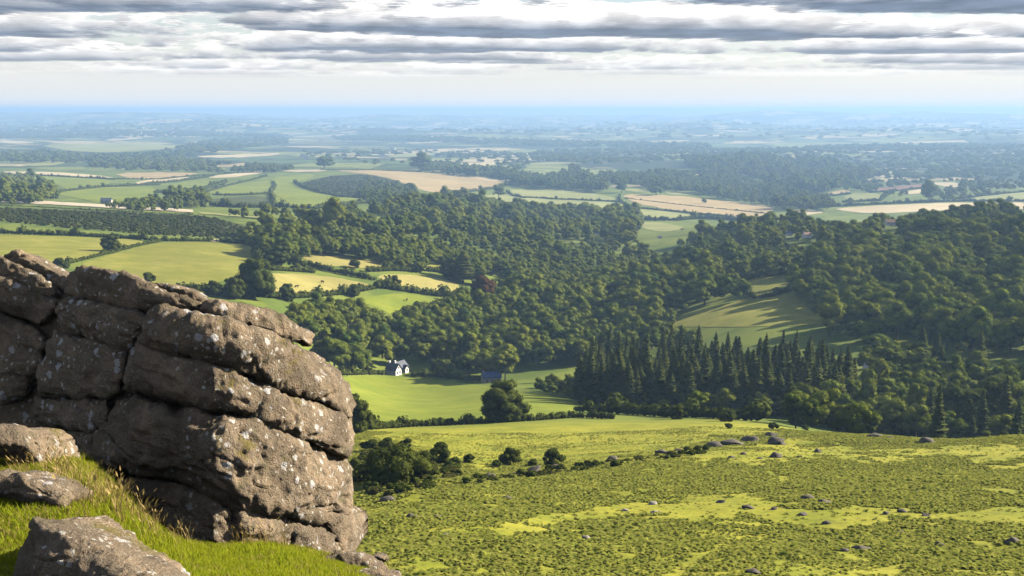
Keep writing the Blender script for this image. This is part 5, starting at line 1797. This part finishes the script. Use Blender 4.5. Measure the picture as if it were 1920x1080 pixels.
def gable(parent, x0, x1, y0, y1, h, ridge, wall, roof, along='x', windows=(), chim=True):
    """gabled wing: wall with pointed ends, two roof slopes with thickness, windows, chimney"""
    xm, ym = (x0 + x1) / 2, (y0 + y1) / 2
    if along == 'x':
        V = [(x0, y0, -1), (x1, y0, -1), (x1, y1, -1), (x0, y1, -1), (x0, y0, h), (x1, y0, h), (x1, y1, h), (x0, y1, h), (x0, ym, ridge), (x1, ym, ridge)]
        Fw = [(0, 1, 5, 4), (2, 3, 7, 6), (1, 2, 6, 9, 5), (3, 0, 4, 8, 7), (0, 3, 2, 1)]
        e = .35
        sl = [((x0 - e, x1 + e), y0 - e, ym), ((x0 - e, x1 + e), y1 + e, ym)]
        R = []
        for (a, b), yo, yi in sl:
            k = h - (ridge - h) * e / (ym - y0)
            R.append([(a, yo, k), (b, yo, k), (b, yi, ridge), (a, yi, ridge)])
    else:
        V = [(x0, y0, -1), (x1, y0, -1), (x1, y1, -1), (x0, y1, -1), (x0, y0, h), (x1, y0, h), (x1, y1, h), (x0, y1, h), (xm, y0, ridge), (xm, y1, ridge)]
        Fw = [(0, 1, 5, 8, 4), (2, 3, 7, 9, 6), (1, 2, 6, 5), (3, 0, 4, 7), (0, 3, 2, 1)]
        e = .35
        R = []
        for xo in (x0 - e, x1 + e):
            k = h - (ridge - h) * e / (xm - x0)
            R.append([(xo, y0 - e, k), (xo, y1 + e, k), (xm, y1 + e, ridge), (xm, y0 - e, ridge)])
    mesh_obj('wall', V, Fw, M[wall], parent)
    RV, RF = [], []
    for q in R:
        b = len(RV)
        RV += [(p[0], p[1], p[2] + .04) for p in q] + [(p[0], p[1], p[2] + .28) for p in q]
        RF += [tuple(b + i for i in f) for f in ((0, 3, 2, 1), (4, 5, 6, 7), (0, 1, 5, 4), (1, 2, 6, 5), (2, 3, 7, 6), (3, 0, 4, 7))]
    ro = mesh_obj('roof', RV, RF, M[roof], parent)
    if chim:
        cx, cy = (x0 + .6, ym) if along == 'x' else (xm, y1 - .6)
        boxes('chimney', wall, ro, [(cx - .4, cx + .4, cy - .4, cy + .4, ridge - 1.2, ridge + 1.1)])
    for (wx, wz, ww, wh, face) in windows:
        if face == 'f':
            f = boxes('window', 'white_wall', parent, [(wx - ww / 2 - .1, wx + ww / 2 + .1, y0 - .06, y0 - .003, wz - .1, wz + wh + .1)])
            boxes('pane', 'pane', f, [(wx - ww / 2, wx - .04, y0 - .09, y0 - .062, wz, wz + wh), (wx + .04, wx + ww / 2, y0 - .09, y0 - .062, wz, wz + wh)])
        elif face == 'r':
            f = boxes('window', 'white_wall', parent, [(x1 + .003, x1 + .06, wx - ww / 2 - .1, wx + ww / 2 + .1, wz - .1, wz + wh + .1)])
            boxes('pane', 'pane', f, [(x1 + .062, x1 + .09, wx - ww / 2, wx - .04, wz, wz + wh), (x1 + .062, x1 + .09, wx + .04, wx + ww / 2, wz, wz + wh)])
        else:
            boxes('door', 'door', parent, [(wx - ww / 2, wx + ww / 2, y0 - .07, y0 - .003, wz, wz + wh)])


x, y, z = at(746, 699)
k = math.hypot(x, y) / F
cot = thing('cottage', (x, y, z), 'white gabled cottage with slate roof at the edge of the valley wood', 'house', rz=1.0, scale=(k * 4.0, k * 4.0, k * 4.0))
gable(cot, -6.0, -1.6, -3.5, 2.5, 2.9, 5.4, 'white_wall', 'slate', 'y', [(-4.8, .8, .8, 1.1, 'f'), (-2.8, .8, .8, 1.1, 'f'), (-3.8, 3.2, .7, .9, 'f'), (-.5, .8, .9, 1.1, 'r')])
gable(cot, -1.6, 5.8, -1.5, 3.2, 2.7, 5.0, 'white_wall', 'slate', 'x', [(1.0, .9, 1.0, 1.1, 'f'), (4.6, .9, 1.0, 1.1, 'f'), (2.8, -.2, 1.0, 2.1, 'd'), (.8, .9, .9, 1.1, 'r')])
gable(cot, 2.0, 4.6, -3.0, -1.503, 2.2, 3.4, 'white_wall', 'slate', 'y', [(3.3, .8, .8, 1.0, 'f')], chim=False)

SMALL = [   # foot, width in pixels, walls, roof, turn, label
    (921, 716, 38, 'stone_wall', 'blue_roof', 0.25, 'barn', 'dark barn with a blue roof in the shade right of the cottage'),
    (1632, 690, 26, 'white_wall', 'slate', 0.5, 'house', 'pale house half hidden behind the right end of the conifers'),
    (1479, 452, 14, 'white_wall', 'slate', -0.3, 'house', 'small white house among the trees of the right crest, left of two'),
    (1512, 455, 16, 'white_wall', 'tile', 0.4, 'house', 'small pale house among the trees of the right crest, right of two'),
    (1668, 432, 18, 'white_wall', 'tile', 0.1, 'house', 'small pale house on the open part of the right crest'),
    (200, 382, 20, 'stone_wall', 'slate', 0.1, 'farmhouse', 'dark roofed farmhouse beside the lane at left'),
    (730, 365, 14, 'white_wall', 'slate', 0.2, 'house', 'small white farmhouse under the scrub hill'),
    (1120, 447, 8, 'white_wall', 'slate', 0.0, 'house', 'tiny white house low in the valley trees'),
    (1237, 455, 8, 'white_wall', 'slate', 0.3, 'house', 'tiny white house left of the wooded right crest'),
    (1488, 350, 8, 'white_wall', 'slate', 0.0, 'house', 'tiny white house under the blue wooded slope'),
]
for px_, py_, wpx, wall, roof, rz, name, label in SMALL:
    x, y, z = at(px_, py_)
    s = wpx * math.hypot(x, y) / F / 11.0
    h_ = thing(name, (x, y, z + (5.0 if py_ > 400 and py_ < 460 else 0.0)), label, 'house' if name != 'barn' else 'barn', rz=rz, scale=(s, s, s))
    gable(h_, -5, 5, -3, 3, 3.2, 5.6, wall, roof, 'x', [(-3, .9, 1.0, 1.2, 'f'), (3, .9, 1.0, 1.2, 'f'), (0, -.1, 1.1, 2.1, 'd'), (0, 1.0, 1.0, 1.2, 'r')])
# the far town: tiny pale houses
house_me = None
g = np.random.default_rng(77)
for k in range(34):
    px_, py_ = (g.uniform(20, 330), g.uniform(240, 254)) if k < 26 else (g.uniform(540, 760), g.uniform(268, 300))
    x, y, z = at(px_, py_)
    w_, d_, h_ = g.uniform(10, 18), 9.0, g.uniform(6, 9)
    if house_me is None:
        V = [(-.5, -.5, 0), (.5, -.5, 0), (.5, .5, 0), (-.5, .5, 0), (-.5, -.5, .65), (.5, -.5, .65), (.5, .5, .65), (-.5, .5, .65), (-.5, 0, 1), (.5, 0, 1)]
        o = mesh_obj('house', V, [(0, 1, 5, 4), (2, 3, 7, 6), (1, 2, 6, 9, 5), (3, 0, 4, 8, 7), (4, 5, 9, 8), (6, 7, 8, 9)], M['white_wall'])
        o.data.materials.append(M['slate'])
        for f in (4, 5):
            o.data.polygons[f].material_index = 1
        house_me = o.data
    else:
        o = bpy.data.objects.new('house', house_me)
        C.objects.link(o)
    o.location, o.scale, o.rotation_euler = (x, y, z + 2), (w_ * 1.6, d_ * 1.6, h_ * 1.6), (0, 0, g.uniform(-.6, .6))
    tag(o, 'pale speck of a house in the far town at left' if k < 26 else 'pale speck of a house on the far plain above the stubble', 'house', 'far town houses' if k < 26 else 'far plain houses')

# ------------------------------------------------------------------ cattle


def cow_mesh():
    me = bpy.data.meshes.new('cow')
    pts = [((0.62, 0, 1.15), .34), ((0.05, 0, 1.10), .38), ((-0.6, 0, 1.18), .33), ((0.98, 0, 1.22), .21), ((1.28, 0, 1.15), .15), ((1.55, 0, .98), .10),
           ((-0.88, 0, 1.25), .08), ((-0.98, 0, .75), .035)]
    ed = [(0, 1), (1, 2), (0, 3), (3, 4), (4, 5), (2, 6), (6, 7)]
    for sx, root in ((.58, 0), (-.62, 2)):
        for sy in (-.2, .2):
            b = len(pts)
            back = sx < 0
            pts += [((sx, sy, .82), .15), ((sx - (.10 if back else -.02), sy, .45), .075), ((sx - (.02 if back else 0), sy, .04), .06)]
            ed += [(root, b), (b, b + 1), (b + 1, b + 2)]
    for sy in (-.22, .22):
        pts.append(((1.24, sy, 1.24), .05))
        ed.append((4, len(pts) - 1))
    me.from_pydata([p[0] for p in pts], ed, [])
    o = bpy.data.objects.new('cow_shape', me)
    C.objects.link(o)
    md = o.modifiers.new('skin', 'SKIN')
    for i, p in enumerate(pts):
        me.skin_vertices[0].data[i].radius = (p[1], p[1])
        me.skin_vertices[0].data[i].use_root = i == 1
    o.modifiers.new('smooth', 'SUBSURF').levels = 1
    dg = bpy.context.evaluated_depsgraph_get()
    out = bpy.data.meshes.new_from_object(o.evaluated_get(dg))
    bpy.data.objects.remove(o)
    out.materials.clear()
    out.materials.append(plain('brown_hide', (0.085, 0.035, 0.02), 0.7))
    return out


cm_ = cow_mesh()
for px_, py_, rz, label in ((556, 541, 0.4, 'dark brown cow in the pale hay field, left of two'), (605, 532, 2.6, 'brown cow in the pale hay field, right of two'), (763, 565, 1.4, 'dark cow alone in the small bright green field')):
    x, y, z = at(px_, py_)
    o = bpy.data.objects.new('cow', cm_)
    C.objects.link(o)
    o.location, o.rotation_euler = (x, y, z + .2), (0, 0, rz)
    o.scale = (1.25, 1.25, 1.25)
    tag(o, label, 'cow', 'cattle in the fields')

# ------------------------------------------------------------------ the air over the lowland


def build_haze():
    m, t, out = material('haze')
    v = t.new('ShaderNodeVolumePrincipled')
    v.inputs['Color'].default_value = (0.36, 0.59, 0.96, 1.0)
    v.inputs['Density'].default_value = 1.12e-4
    v.inputs['Anisotropy'].default_value = 0.12
    t.l.new(v.outputs[0], out.inputs['Volume'])
    a, lo, hi = 61500.0, -520.0, 45.0
    vs = [(x, y, z) for z in (lo, hi) for x, y in ((-a, -a), (a, -a), (a, a), (-a, a))]
    fs = [(0, 3, 2, 1), (4, 5, 6, 7), (0, 1, 5, 4), (1, 2, 6, 5), (2, 3, 7, 6), (3, 0, 4, 7)]
    o = mesh_obj('haze', vs, fs, m)
    tag(o, 'pale blue haze lying over the lowland', kind='stuff')


build_haze()
